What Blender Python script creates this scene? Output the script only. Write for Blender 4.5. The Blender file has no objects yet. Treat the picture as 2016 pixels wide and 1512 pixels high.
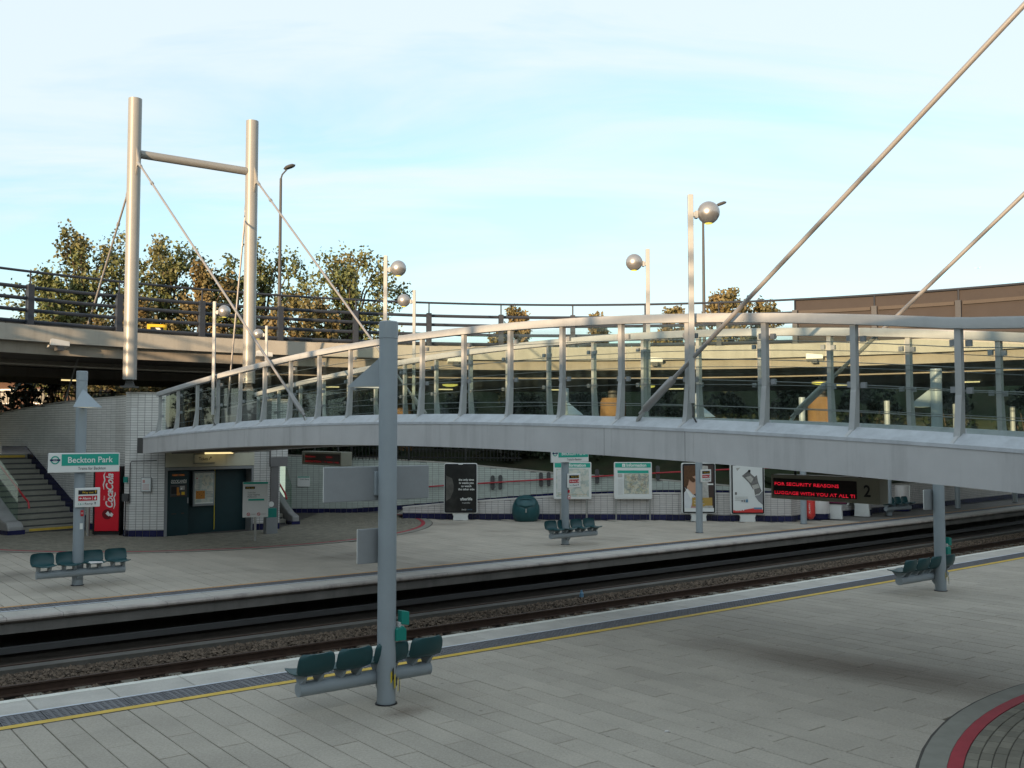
import bpy, math, random
import numpy as np
from mathutils import Vector, Matrix
from mathutils.geometry import tessellate_polygon
R = math.radians
random.seed(7); rng = np.random.default_rng(7)
scene = bpy.context.scene
COL = scene.collection

# ------------------------------------------------------------------ camera
FOC, CX, CY, EYE, HOR = 1940.0, 1008.0, 756.0, 3.0, 857.0
PITCH = math.atan((HOR - CY) / FOC)
cam_d = bpy.data.cameras.new('camera'); cam = bpy.data.objects.new('camera', cam_d); COL.objects.link(cam)
cam.location = (0, 0, EYE); cam.rotation_euler = (math.pi / 2 + PITCH, 0, 0)
cam_d.sensor_width = 36.0; cam_d.lens = FOC / 2016 * 36.0
cam_d.clip_start = 0.1; cam_d.clip_end = 8000
scene.camera = cam

# ------------------------------------------------------------------ sky, sun, exposure
SUN_EL = R(5.6); SUN_TO = Vector((-0.50, -0.866, 0)).normalized()
SUN_AZ = math.atan2(SUN_TO.x, SUN_TO.y)          # clockwise from +Y
world = bpy.data.worlds.new('World'); scene.world = world; world.use_nodes = True
wn = world.node_tree.nodes; wl = world.node_tree.links; wn.clear()
sky = wn.new('ShaderNodeTexSky'); sky.sky_type = 'NISHITA'; sky.sun_disc = False
sky.sun_elevation = SUN_EL; sky.sun_rotation = SUN_AZ
sky.air_density = 1.0; sky.dust_density = 0.6; sky.ozone_density = 2.2
def wnode(t, **k):
    n = wn.new(t)
    for a, b in k.items(): setattr(n, a, b)
    return n
tc = wnode('ShaderNodeTexCoord')
sep = wnode('ShaderNodeSeparateXYZ'); wl.new(tc.outputs['Generated'], sep.inputs[0])
zz = wnode('ShaderNodeMath', operation='MAXIMUM'); wl.new(sep.outputs['Z'], zz.inputs[0]); zz.inputs[1].default_value = 0.0
za = wnode('ShaderNodeMath', operation='ADD'); wl.new(zz.outputs[0], za.inputs[0]); za.inputs[1].default_value = 0.16
dx = wnode('ShaderNodeMath', operation='DIVIDE'); wl.new(sep.outputs['X'], dx.inputs[0]); wl.new(za.outputs[0], dx.inputs[1])
dy = wnode('ShaderNodeMath', operation='DIVIDE'); wl.new(sep.outputs['Y'], dy.inputs[0]); wl.new(za.outputs[0], dy.inputs[1])
cmb = wnode('ShaderNodeCombineXYZ'); wl.new(dx.outputs[0], cmb.inputs[0]); wl.new(dy.outputs[0], cmb.inputs[1])
mp = wnode('ShaderNodeMapping'); wl.new(cmb.outputs[0], mp.inputs[0]); mp.inputs['Rotation'].default_value = (0, 0, R(-28)); mp.inputs['Scale'].default_value = (0.42, 1.25, 1)
mp.inputs['Location'].default_value = (1.2, 0.35, 0)
n1 = wnode('ShaderNodeTexNoise'); wl.new(mp.outputs[0], n1.inputs['Vector']); n1.inputs['Scale'].default_value = 1.9; n1.inputs['Detail'].default_value = 10; n1.inputs['Roughness'].default_value = 0.58; n1.inputs['Distortion'].default_value = 0.5
n2 = wnode('ShaderNodeTexNoise'); wl.new(mp.outputs[0], n2.inputs['Vector']); n2.inputs['Scale'].default_value = 0.42; n2.inputs['Detail'].default_value = 4
na = wnode('ShaderNodeMath', operation='MULTIPLY_ADD'); wl.new(n2.outputs[0], na.inputs[0]); na.inputs[1].default_value = 0.9; wl.new(n1.outputs[0], na.inputs[2])
cr = wnode('ShaderNodeValToRGB'); wl.new(na.outputs[0], cr.inputs[0])
cr.color_ramp.elements[0].position = 0.78; cr.color_ramp.elements[0].color = (0.40, 0.40, 0.40, 1)
cr.color_ramp.elements[1].position = 1.22; cr.color_ramp.elements[1].color = (0.88, 0.88, 0.88, 1)
SKY_TINT = (0.90, 0.98, 0.97, 1); CLOUD = (1.80, 2.02, 2.10, 1); SKY_GAIN = 1.0
tint = wnode('ShaderNodeMixRGB', blend_type='MULTIPLY'); tint.inputs[0].default_value = 1.0
wl.new(sky.outputs[0], tint.inputs[1]); tint.inputs[2].default_value = SKY_TINT
mixc = wnode('ShaderNodeMixRGB'); wl.new(cr.outputs[0], mixc.inputs[0]); wl.new(tint.outputs[0], mixc.inputs[1]); mixc.inputs[2].default_value = CLOUD
bg = wnode('ShaderNodeBackground'); wl.new(mixc.outputs[0], bg.inputs[0]); bg.inputs[1].default_value = 0.12
out = wnode('ShaderNodeOutputWorld'); wl.new(bg.outputs[0], out.inputs[0])

sun_d = bpy.data.lights.new('sun', 'SUN'); sun = bpy.data.objects.new('sun', sun_d); COL.objects.link(sun)
sun_d.energy = 2.0; sun_d.angle = R(0.6); sun_d.color = (1.0, 0.71, 0.43)
sdir = Vector((SUN_TO.x * math.cos(SUN_EL), SUN_TO.y * math.cos(SUN_EL), math.sin(SUN_EL)))
sun.rotation_euler = sdir.to_track_quat('Z', 'Y').to_euler(); sun.location = sdir * 60
scene.view_settings.view_transform = 'Standard'; scene.view_settings.look = 'None'
scene.view_settings.gamma = 1.0; scene.view_settings.use_curve_mapping = False
scene.view_settings.exposure = 2.02
scene.render.engine = 'CYCLES'
scene.cycles.use_denoising = True
scene.cycles.max_bounces = 6; scene.cycles.diffuse_bounces = 3; scene.cycles.glossy_bounces = 3
scene.cycles.transparent_max_bounces = 24; scene.cycles.transmission_bounces = 4
scene.cycles.caustics_reflective = False; scene.cycles.caustics_refractive = False

# ------------------------------------------------------------------ pixel -> direction helpers
_cp, _sp = math.cos(PITCH), math.sin(PITCH)
def ray(x, y):
    a = (x - CX) / FOC; b = -(y - CY) / FOC
    return Vector((a, _cp - b * _sp, _sp + b * _cp))
def onz(x, y, z=0.0):
    r = ray(x, y); t = (z - EYE) / r.z
    return Vector((r.x * t, r.y * t, z))
def aty(x, y, Y):
    r = ray(x, y); t = Y / r.y
    return Vector((r.x * t, Y, EYE + r.z * t))
TH = R(38.0); CU, SU = math.cos(TH), math.sin(TH)
UD = Vector((CU, SU, 0)); VD = Vector((-SU, CU, 0)); ZD = Vector((0, 0, 1))
def curve(u):
    d = u - 10
    if abs(d) <= 50: return 0.0011 * d * d
    return 0.0011 * 2500 + 0.11 * (abs(d) - 50)
def TP(u, v, z=0.0):
    w = v + curve(u)
    return Vector((u * CU - w * SU, u * SU + w * CU, z))

# ------------------------------------------------------------------ materials
MATS = {}
def M(name): return MATS[name]
def mat(name, col, rough=0.6, metal=0.0, var=0.12, vscale=3.0, bump=0.0, bscale=40.0, rand=0.0, stretch=(1, 1, 1),
        col2=None, c2scale=1.0, c2lo=0.5, c2hi=0.7, emit=None, estr=1.0, spec=0.4, dirt=0.0, spk=0.0, gum=0.0):
    m = bpy.data.materials.new(name); m.use_nodes = True; nt = m.node_tree; n = nt.nodes; l = nt.links
    b = n['Principled BSDF']; b.inputs['Roughness'].default_value = rough; b.inputs['Metallic'].default_value = metal
    b.inputs['Specular IOR Level'].default_value = spec
    g = n.new('ShaderNodeNewGeometry'); mpn = n.new('ShaderNodeMapping'); mpn.inputs['Scale'].default_value = stretch
    l.new(g.outputs['Position'], mpn.inputs[0])
    nz = n.new('ShaderNodeTexNoise'); nz.inputs['Scale'].default_value = vscale; nz.inputs['Detail'].default_value = 6; nz.inputs['Roughness'].default_value = 0.65
    l.new(mpn.outputs[0], nz.inputs['Vector'])
    mr = n.new('ShaderNodeMapRange'); mr.inputs[1].default_value = 0.25; mr.inputs[2].default_value = 0.75
    mr.inputs[3].default_value = 1 - var; mr.inputs[4].default_value = 1 + var
    l.new(nz.outputs[0], mr.inputs[0])
    val = mr.outputs[0]
    if rand > 0:
        oi = n.new('ShaderNodeObjectInfo'); ad = n.new('ShaderNodeMath'); ad.operation = 'ADD'
        l.new(oi.outputs['Random'], ad.inputs[0]); l.new(g.outputs['Random Per Island'], ad.inputs[1])
        fr = n.new('ShaderNodeMath'); fr.operation = 'FRACT'; l.new(ad.outputs[0], fr.inputs[0])
        m2 = n.new('ShaderNodeMapRange'); m2.inputs[3].default_value = 1 - rand; m2.inputs[4].default_value = 1 + rand
        l.new(fr.outputs[0], m2.inputs[0])
        mu = n.new('ShaderNodeMath'); mu.operation = 'MULTIPLY'; l.new(val, mu.inputs[0]); l.new(m2.outputs[0], mu.inputs[1]); val = mu.outputs[0]
    if spk > 0:
        ns = n.new('ShaderNodeTexNoise'); ns.inputs['Scale'].default_value = 38; ns.inputs['Detail'].default_value = 3; ns.inputs['Roughness'].default_value = 0.8; l.new(g.outputs['Position'], ns.inputs['Vector'])
        ms = n.new('ShaderNodeMapRange'); ms.inputs[1].default_value = 0.3; ms.inputs[2].default_value = 0.7; ms.inputs[3].default_value = 1 - spk; ms.inputs[4].default_value = 1 + spk; l.new(ns.outputs[0], ms.inputs[0])
        mk = n.new('ShaderNodeMath'); mk.operation = 'MULTIPLY'; l.new(val, mk.inputs[0]); l.new(ms.outputs[0], mk.inputs[1]); val = mk.outputs[0]
    if gum > 0:
        vo = n.new('ShaderNodeTexVoronoi'); vo.inputs['Scale'].default_value = 2.6; l.new(g.outputs['Position'], vo.inputs['Vector'])
        mg = n.new('ShaderNodeMapRange'); mg.inputs[1].default_value = 0.035; mg.inputs[2].default_value = 0.07; mg.inputs[3].default_value = 1 - gum; mg.inputs[4].default_value = 1.0; l.new(vo.outputs['Distance'], mg.inputs[0])
        mk2 = n.new('ShaderNodeMath'); mk2.operation = 'MULTIPLY'; l.new(val, mk2.inputs[0]); l.new(mg.outputs[0], mk2.inputs[1]); val = mk2.outputs[0]
    base = n.new('ShaderNodeRGB'); base.outputs[0].default_value = (*col, 1); src = base.outputs[0]
    if col2 is not None:
        n2 = n.new('ShaderNodeTexNoise'); n2.inputs['Scale'].default_value = c2scale; n2.inputs['Detail'].default_value = 5
        l.new(mpn.outputs[0], n2.inputs['Vector'])
        r2 = n.new('ShaderNodeMapRange'); r2.inputs[1].default_value = c2lo; r2.inputs[2].default_value = c2hi; l.new(n2.outputs[0], r2.inputs[0])
        mx = n.new('ShaderNodeMixRGB'); l.new(r2.outputs[0], mx.inputs[0]); l.new(src, mx.inputs[1]); mx.inputs[2].default_value = (*col2, 1); src = mx.outputs[0]
    if dirt > 0:      # rain streaks: noise squeezed horizontally, drawn out vertically
        m3 = n.new('ShaderNodeMapping'); m3.inputs['Scale'].default_value = (2.6, 2.6, 0.22); l.new(g.outputs['Position'], m3.inputs[0])
        n3 = n.new('ShaderNodeTexNoise'); n3.inputs['Scale'].default_value = 1.0; n3.inputs['Detail'].default_value = 7; n3.inputs['Roughness'].default_value = 0.7; l.new(m3.outputs[0], n3.inputs['Vector'])
        r3 = n.new('ShaderNodeMapRange'); r3.inputs[1].default_value = 0.5; r3.inputs[2].default_value = 0.75; r3.inputs[3].default_value = 1.0; r3.inputs[4].default_value = 1 - dirt; l.new(n3.outputs[0], r3.inputs[0])
        mu3 = n.new('ShaderNodeMath'); mu3.operation = 'MULTIPLY'; l.new(val, mu3.inputs[0]); l.new(r3.outputs[0], mu3.inputs[1]); val = mu3.outputs[0]
    mul = n.new('ShaderNodeVectorMath'); mul.operation = 'SCALE'; l.new(src, mul.inputs[0]); l.new(val, mul.inputs['Scale'])
    l.new(mul.outputs[0], b.inputs['Base Color'])
    if bump > 0:
        nb = n.new('ShaderNodeTexNoise'); nb.inputs['Scale'].default_value = bscale; nb.inputs['Detail'].default_value = 4; l.new(g.outputs['Position'], nb.inputs['Vector'])
        bp = n.new('ShaderNodeBump'); bp.inputs['Strength'].default_value = bump; bp.inputs['Distance'].default_value = 0.01; l.new(nb.outputs[0], bp.inputs['Height']); l.new(bp.outputs[0], b.inputs['Normal'])
    if emit is not None:
        b.inputs['Emission Color'].default_value = (*emit, 1); b.inputs['Emission Strength'].default_value = estr
    MATS[name] = m; return m

mat('paving', (0.395, 0.355, 0.295), 0.85, var=0.14, vscale=0.9, bump=0.35, bscale=160, rand=0.06, spk=0.18, gum=0.45, col2=(0.15, 0.135, 0.11), c2scale=0.45, c2lo=0.60, c2hi=0.85)
mat('paving_far', (0.43, 0.385, 0.32), 0.85, spk=0.1, var=0.14, vscale=0.8, bump=0.2, bscale=120, rand=0.05, col2=(0.19, 0.17, 0.14), c2scale=0.4, c2lo=0.55, c2hi=0.75)
mat('joint', (0.075, 0.068, 0.06), 0.95)
mat('coping', (0.47, 0.445, 0.4), 0.8, spk=0.1, var=0.15, vscale=2, bump=0.2, bscale=120, rand=0.05)
mat('edge_white', (0.68, 0.67, 0.6), 0.7, var=0.2, vscale=5)
mat('line_white', (0.55, 0.58, 0.62), 0.7, var=0.2, vscale=4)
mat('line_yellow', (0.62, 0.42, 0.07), 0.7, var=0.18, vscale=4)
mat('line_orange', (0.50, 0.27, 0.10), 0.75, var=0.2, vscale=3)
mat('tactile', (0.15, 0.15, 0.158), 0.75, var=0.18, vscale=5, rand=0.08)
mat('concrete', (0.42, 0.40, 0.36), 0.85, var=0.18, vscale=1.6, bump=0.15, bscale=60, dirt=0.35)
mat('concrete_dark', (0.20, 0.19, 0.175), 0.9, var=0.25, vscale=1.2, bump=0.2, bscale=50, dirt=0.3)
mat('lip', (0.42, 0.375, 0.34), 0.85, var=0.2, vscale=3, rand=0.08, dirt=0.55)
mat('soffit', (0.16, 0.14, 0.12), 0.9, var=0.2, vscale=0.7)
mat('viaduct_band', (0.375, 0.35, 0.305), 0.85, var=0.12, vscale=1.2, bump=0.15, bscale=40, dirt=0.22)
mat('viaduct_low', (0.30, 0.265, 0.22), 0.9, var=0.14, vscale=0.9, dirt=0.25)
mat('asphalt', (0.05, 0.05, 0.05), 0.9)
mat('girder', (0.5, 0.495, 0.495), 0.5, var=0.09, vscale=1.4, dirt=0.26, spec=0.5)
mat('flashing', (0.48, 0.5, 0.53), 0.45, var=0.16, vscale=6, spec=0.5, dirt=0.15)
mat('bridge_steel', (0.38, 0.385, 0.38), 0.45, var=0.08, vscale=4, spec=0.5, dirt=0.14)
mat('wire', (0.25, 0.26, 0.26), 0.35, metal=0.8)
mat('pole_grey', (0.3, 0.345, 0.375), 0.42, var=0.07, vscale=2.5, spec=0.5, bump=0.05, bscale=90, dirt=0.06)
mat('mast', (0.285, 0.28, 0.265), 0.42, metal=0.15, var=0.07, vscale=2, spec=0.5, dirt=0.08)
mat('rod', (0.31, 0.295, 0.285), 0.38, metal=0.3, var=0.08)
mat('lamp_silver', (0.40, 0.39, 0.38), 0.36, metal=0.7, var=0.05)
mat('dark_blue', (0.026, 0.032, 0.045), 0.55, var=0.12, vscale=3)
mat('brown_panel', (0.042, 0.035, 0.034), 0.8, var=0.1, vscale=2)
mat('brown_trim', (0.066, 0.054, 0.046), 0.75, var=0.1, vscale=2)
mat('teal_seat', (0.009, 0.06, 0.068), 0.4, var=0.08, spec=0.5)
mat('teal_dark', (0.008, 0.035, 0.042), 0.45, var=0.1, vscale=5, spec=0.4)
mat('teal_bin', (0.012, 0.075, 0.085), 0.38, var=0.08, spec=0.5, bump=0.05, bscale=200)
mat('green_box', (0.01, 0.22, 0.18), 0.4, var=0.05)
mat('sign_green', (0.02, 0.36, 0.27), 0.45, var=0.02)
mat('sign_white', (0.78, 0.79, 0.76), 0.45, var=0.03)
mat('sign_grey', (0.26, 0.275, 0.285), 0.5, var=0.08, vscale=5)
mat('sign_black', (0.012, 0.012, 0.014), 0.5, var=0.02)
mat('sign_navy', (0.012, 0.02, 0.09), 0.5, var=0.02)
mat('sign_red', (0.52, 0.015, 0.03), 0.45, var=0.03)
mat('sign_yellow', (0.75, 0.48, 0.03), 0.5, var=0.05)
mat('cream_panel', (0.62, 0.6, 0.47), 0.55, var=0.08, vscale=3)
mat('tile', (0.66, 0.655, 0.635), 0.22, var=0.08, vscale=0.7, rand=0.05, spec=0.5, dirt=0.1)
mat('tile_pale', (0.5, 0.55, 0.505), 0.22, var=0.08, vscale=0.6, rand=0.05, spec=0.5, dirt=0.1)
mat('tile_pink', (0.62, 0.59, 0.57), 0.25, var=0.08, vscale=0.6, rand=0.05, spec=0.5, dirt=0.12)
mat('balustrade', (0.3, 0.3, 0.295), 0.4, var=0.12, vscale=3, dirt=0.3)
mat('grout', (0.17, 0.165, 0.165), 0.95)
mat('tile_navy', (0.012, 0.014, 0.06), 0.25, var=0.2, vscale=3, rand=0.3, spec=0.5)
mat('step', (0.27, 0.26, 0.22), 0.9, var=0.15, vscale=3, bump=0.15, bscale=80)
mat('rail_red', (0.42, 0.03, 0.04), 0.4, var=0.05)
mat('machine_red', (0.68, 0.012, 0.03), 0.28, var=0.03, spec=0.5)
mat('machine_dark_red', (0.16, 0.004, 0.01), 0.35, var=0.03)
mat('black', (0.012, 0.012, 0.013), 0.5, var=0.05)
mat('grey_dark', (0.07, 0.07, 0.07), 0.6)
mat('steel', (0.42, 0.42, 0.40), 0.35, metal=0.6)
mat('stand_white', (0.68, 0.69, 0.67), 0.5, var=0.05)
mat('display_olive', (0.3, 0.3, 0.24), 0.55, var=0.06)
mat('led_back', (0.012, 0.006, 0.006), 0.35)
mat('led', (0.3, 0.0, 0.0), 0.4, emit=(1.0, 0.02, 0.05), estr=0.25)
mat('led_dim', (0.2, 0.0, 0.0), 0.4, emit=(0.8, 0.01, 0.03), estr=0.06)
mat('lamp_glow', (0.8, 0.75, 0.5), 0.4, emit=(1.0, 0.78, 0.36), estr=0.28)
mat('lamp_yellow', (0.8, 0.7, 0.1), 0.4, emit=(0.95, 0.80, 0.16), estr=0.20)
mat('flood_glass', (0.8, 0.78, 0.66), 0.12, spec=0.6, var=0.03, emit=(1.0, 0.9, 0.6), estr=0.12)
mat('flood_body', (0.60, 0.59, 0.56), 0.4, var=0.05)
mat('brick_green', (0.2, 0.185, 0.145), 0.9, var=0.22, vscale=4, bump=0.25, bscale=120, rand=0.16)
mat('kerb_red', (0.33, 0.035, 0.048), 0.75, var=0.15, vscale=5)
mat('kerb_grey', (0.24, 0.235, 0.20), 0.85, var=0.15, vscale=4)
mat('ballast', (0.12, 0.09, 0.066), 0.95, var=0.3, vscale=20, rand=0.55)
mat('trackbed', (0.06, 0.05, 0.04), 0.95, var=0.35, vscale=6, bump=0.4, bscale=40)
mat('trough', (0.115, 0.108, 0.095), 0.9, var=0.25, vscale=1.5, dirt=0.2)
mat('rust', (0.055, 0.032, 0.022), 0.7, var=0.25, vscale=8)
mat('sleeper', (0.19, 0.175, 0.14), 0.9, var=0.3, vscale=3)
mat('grass', (0.022, 0.032, 0.013), 0.95, var=0.35, vscale=1.5, col2=(0.04, 0.035, 0.018), c2scale=0.6)
mat('leaf', (0.105, 0.122, 0.04), 0.6, var=0.25, vscale=0.5, rand=0.32, col2=(0.15, 0.128, 0.05), c2scale=0.35, c2lo=0.50, c2hi=0.68)
mat('leaf_brown', (0.125, 0.11, 0.042), 0.6, var=0.22, vscale=0.6, rand=0.32, col2=(0.175, 0.128, 0.052), c2scale=0.4, c2lo=0.42, c2hi=0.58)
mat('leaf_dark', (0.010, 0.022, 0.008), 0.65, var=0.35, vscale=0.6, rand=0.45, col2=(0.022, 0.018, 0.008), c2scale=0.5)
mat('pier', (0.20, 0.125, 0.06), 0.85, var=0.14, vscale=1.5, dirt=0.3)
mat('bark', (0.09, 0.07, 0.05), 0.9, var=0.25, vscale=6)
mat('house_brick', (0.1, 0.055, 0.038), 0.9, var=0.15, vscale=2)
mat('house_roof', (0.10, 0.06, 0.045), 0.85, var=0.2)
mat('house_glass', (0.03, 0.035, 0.04), 0.1)
mat('skin', (0.52, 0.30, 0.20), 0.5, var=0.06, vscale=6)
mat('hair', (0.10, 0.045, 0.018), 0.5, var=0.4, vscale=18)
mat('shirt', (0.62, 0.64, 0.66), 0.5, var=0.08, vscale=5)
mat('pink_print', (0.55, 0.30, 0.28), 0.5, var=0.1)
mat('ochre', (0.42, 0.27, 0.07), 0.5, var=0.06)
mat('dark_brown', (0.055, 0.035, 0.03), 0.5, var=0.1)
mat('poster_dark', (0.018, 0.018, 0.017), 0.3, var=0.5, vscale=2.5, col2=(0.07, 0.068, 0.062), c2scale=1.3, c2lo=0.5, c2hi=0.75)
mat('poster_face', (0.10, 0.095, 0.085), 0.3, var=0.4, vscale=5)
mat('poster_white', (0.70, 0.72, 0.71), 0.35, var=0.03)
mat('print_grey', (0.16, 0.155, 0.15), 0.5, var=0.5, vscale=9)
mat('print_light', (0.42, 0.41, 0.38), 0.5, var=0.3, vscale=12)
mat('print_red', (0.62, 0.05, 0.045), 0.4, var=0.03)
mat('print_purple', (0.16, 0.012, 0.06), 0.4, var=0.05)
mat('print_blue', (0.12, 0.25, 0.38), 0.4, var=0.1)
mat('print_pencil', (0.22, 0.22, 0.23), 0.5)
mat('map_pale', (0.60, 0.60, 0.53), 0.4, var=0.06, vscale=8, col2=(0.44, 0.50, 0.46), c2scale=7.0, c2lo=0.5, c2hi=0.54)
mat('map_busy', (0.55, 0.53, 0.43), 0.4, var=0.22, vscale=14, col2=(0.36, 0.40, 0.36), c2scale=9.0, c2lo=0.49, c2hi=0.53)
mat('map_line', (0.30, 0.22, 0.17), 0.5, var=0.1)
mat('map_yellow', (0.55, 0.48, 0.16), 0.5, var=0.1)
mat('tape_yellow', (0.70, 0.55, 0.03), 0.4, var=0.05)
mat('paper', (0.65, 0.63, 0.62), 0.7, var=0.2, vscale=30)
mat('orange_print', (0.50, 0.20, 0.03), 0.4, var=0.05)
mat('screen_glow', (0.05, 0.01, 0.0), 0.3, emit=(0.8, 0.25, 0.05), estr=0.05)
mat('aeroplane', (0.5, 0.5, 0.52), 0.4)

def glass_material(name, tintc, gloss):
    m = bpy.data.materials.new(name); m.use_nodes = True; n = m.node_tree.nodes; l = m.node_tree.links; n.clear()
    t = n.new('ShaderNodeBsdfTransparent'); t.inputs[0].default_value = (*tintc, 1)
    g = n.new('ShaderNodeBsdfGlossy'); g.inputs['Roughness'].default_value = 0.03; g.inputs[0].default_value = (0.9, 0.95, 0.93, 1)
    d = n.new('ShaderNodeBsdfDiffuse'); d.inputs[0].default_value = (0.35, 0.40, 0.37, 1)
    ge = n.new('ShaderNodeNewGeometry'); mpn = n.new('ShaderNodeMapping'); mpn.inputs['Scale'].default_value = (2, 2, 0.6); l.new(ge.outputs['Position'], mpn.inputs[0])
    nz = n.new('ShaderNodeTexNoise'); nz.inputs['Scale'].default_value = 3; nz.inputs['Detail'].default_value = 6; l.new(mpn.outputs[0], nz.inputs['Vector'])
    mr = n.new('ShaderNodeMapRange'); mr.inputs[1].default_value = 0.4; mr.inputs[2].default_value = 0.8; mr.inputs[3].default_value = 0.004; mr.inputs[4].default_value = 0.035; l.new(nz.outputs[0], mr.inputs[0])
    lw = n.new('ShaderNodeLayerWeight'); lw.inputs['Blend'].default_value = 0.5
    pw = n.new('ShaderNodeMath'); pw.operation = 'POWER'; l.new(lw.outputs['Facing'], pw.inputs[0]); pw.inputs[1].default_value = 4.0
    fr = n.new('ShaderNodeMapRange'); l.new(pw.outputs[0], fr.inputs[0]); fr.inputs[3].default_value = 0.025; fr.inputs[4].default_value = gloss
    m1 = n.new('ShaderNodeMixShader'); l.new(mr.outputs[0], m1.inputs[0]); l.new(t.outputs[0], m1.inputs[1]); l.new(d.outputs[0], m1.inputs[2])
    m2 = n.new('ShaderNodeMixShader'); l.new(fr.outputs[0], m2.inputs[0]); l.new(m1.outputs[0], m2.inputs[1]); l.new(g.outputs[0], m2.inputs[2])
    o = n.new('ShaderNodeOutputMaterial'); l.new(m2.outputs[0], o.inputs[0]); MATS[name] = m
glass_material('glass', (0.92, 0.955, 0.935), 0.5)
glass_material('glass_green', (0.84, 0.92, 0.87), 0.5)

# ------------------------------------------------------------------ mesh helpers
class MB:
    def __init__(s): s.v = []; s.f = []; s.m = []; s.mats = []; s.cur = 0
    def use(s, matname):
        if matname not in s.mats: s.mats.append(matname)
        s.cur = s.mats.index(matname); return s
    def add(s, vs, fs):
        o = len(s.v); s.v.extend([tuple(p) for p in vs])
        for f in fs: s.f.append(tuple(i + o for i in f)); s.m.append(s.cur)
        return s
    def hexa(s, p):   # 8 corners: bottom 0-3 ccw, top 4-7
        return s.add(p, [(3, 2, 1, 0), (4, 5, 6, 7), (0, 1, 5, 4), (1, 2, 6, 5), (2, 3, 7, 6), (3, 0, 4, 7)])
    def box(s, x0, x1, y0, y1, z0, z1, T=None):
        p = [(x0, y0, z0), (x1, y0, z0), (x1, y1, z0), (x0, y1, z0), (x0, y0, z1), (x1, y0, z1), (x1, y1, z1), (x0, y1, z1)]
        if T is not None: p = [T @ Vector(q) for q in p]
        return s.hexa(p)
    def prism(s, poly, a, b, axis='z', T=None):   # poly 2D ccw, extruded
        n = len(poly)
        def pt(q, h):
            if axis == 'z': r = (q[0], q[1], h)
            elif axis == 'y': r = (q[0], h, q[1])
            else: r = (h, q[0], q[1])
            return T @ Vector(r) if T is not None else r
        vs = [pt(q, a) for q in poly] + [pt(q, b) for q in poly]
        fs = [tuple(range(n - 1, -1, -1)), tuple(range(n, 2 * n))] + [(i, (i + 1) % n, n + (i + 1) % n, n + i) for i in range(n)]
        return s.add(vs, fs)
    def tube(s, pts, r, n=10, caps=True):
        pts = [Vector(p) for p in pts]; rr = r if isinstance(r, (list, tuple)) else [r] * len(pts)
        vs = []; ref = None
        for k, p in enumerate(pts):
            d = (pts[min(k + 1, len(pts) - 1)] - pts[max(k - 1, 0)]).normalized()
            if ref is None:
                ref = Vector((0, 0, 1)) if abs(d.z) < 0.9 else Vector((1, 0, 0))
            a = (ref - d * ref.dot(d)).normalized(); b = d.cross(a); ref = a
            for j in range(n):
                t = 2 * math.pi * j / n; vs.append(p + (a * math.cos(t) + b * math.sin(t)) * rr[k])
        fs = []
        for k in range(len(pts) - 1):
            for j in range(n):
                fs.append((k * n + j, k * n + (j + 1) % n, (k + 1) * n + (j + 1) % n, (k + 1) * n + j))
        if caps:
            fs.append(tuple(range(n - 1, -1, -1))); e = (len(pts) - 1) * n; fs.append(tuple(range(e, e + n)))
        return s.add(vs, fs)
    def lathe(s, prof, n=24, c=(0, 0, 0), T=None):
        vs = []; fs = []
        for r, z in prof:
            for j in range(n):
                t = 2 * math.pi * j / n; q = Vector((c[0] + r * math.cos(t), c[1] + r * math.sin(t), c[2] + z)); vs.append(T @ q if T is not None else q)
        for k in range(len(prof) - 1):
            for j in range(n): fs.append((k * n + j, k * n + (j + 1) % n, (k + 1) * n + (j + 1) % n, (k + 1) * n + j))
        fs.append(tuple(range(n - 1, -1, -1))); e = (len(prof) - 1) * n; fs.append(tuple(range(e, e + n)))
        return s.add(vs, fs)
    def sweep(s, secs, caps=True):   # list of equal-length point rings
        n = len(secs[0]); vs = [p for sec in secs for p in sec]; fs = []
        for k in range(len(secs) - 1):
            for j in range(n): fs.append((k * n + j, k * n + (j + 1) % n, (k + 1) * n + (j + 1) % n, (k + 1) * n + j))
        if caps:
            fs.append(tuple(range(n - 1, -1, -1))); e = (len(secs) - 1) * n; fs.append(tuple(range(e, e + n)))
        return s.add(vs, fs)
    def strip(s, A, B):             # sheet between two polylines
        n = len(A); return s.add(list(A) + list(B), [(i, i + 1, n + i + 1, n + i) for i in range(n - 1)])
    def mesh(s, name, matname=None, inv=None, smooth=False):
        me = bpy.data.meshes.new(name)
        vs = s.v if inv is None else [tuple(inv @ Vector(p)) for p in s.v]
        me.from_pydata(vs, [], s.f)
        if s.mats:
            for q in s.mats: me.materials.append(MATS[q])
            me.polygons.foreach_set('material_index', s.m)
        elif matname: me.materials.append(MATS[matname])
        if smooth:
            me.polygons.foreach_set('use_smooth', [True] * len(me.polygons))
            try: me.set_sharp_from_angle(angle=R(40))
            except Exception: pass
        me.update(); return me
    def build(s, name, matname=None, parent=None, world=False, smooth=False, bevel=0.0, loc=None):
        inv = None
        if parent is not None and world: inv = wm(parent).inverted()
        org = None
        if parent is None and loc is not None: inv = Matrix.Translation(loc).inverted()
        me = s.mesh(name, matname, inv, smooth)
        o = bpy.data.objects.new(name, me); COL.objects.link(o)
        if parent is not None: o.parent = parent
        elif loc is not None: o.location = loc
        if bevel > 0:
            b = o.modifiers.new('bevel', 'BEVEL'); b.width = bevel; b.segments = 2; b.limit_method = 'ANGLE'; b.angle_limit = R(40)
        return o
WM = {}
def wm(o): return WM.get(o.name, Matrix.Identity(4))
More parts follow.
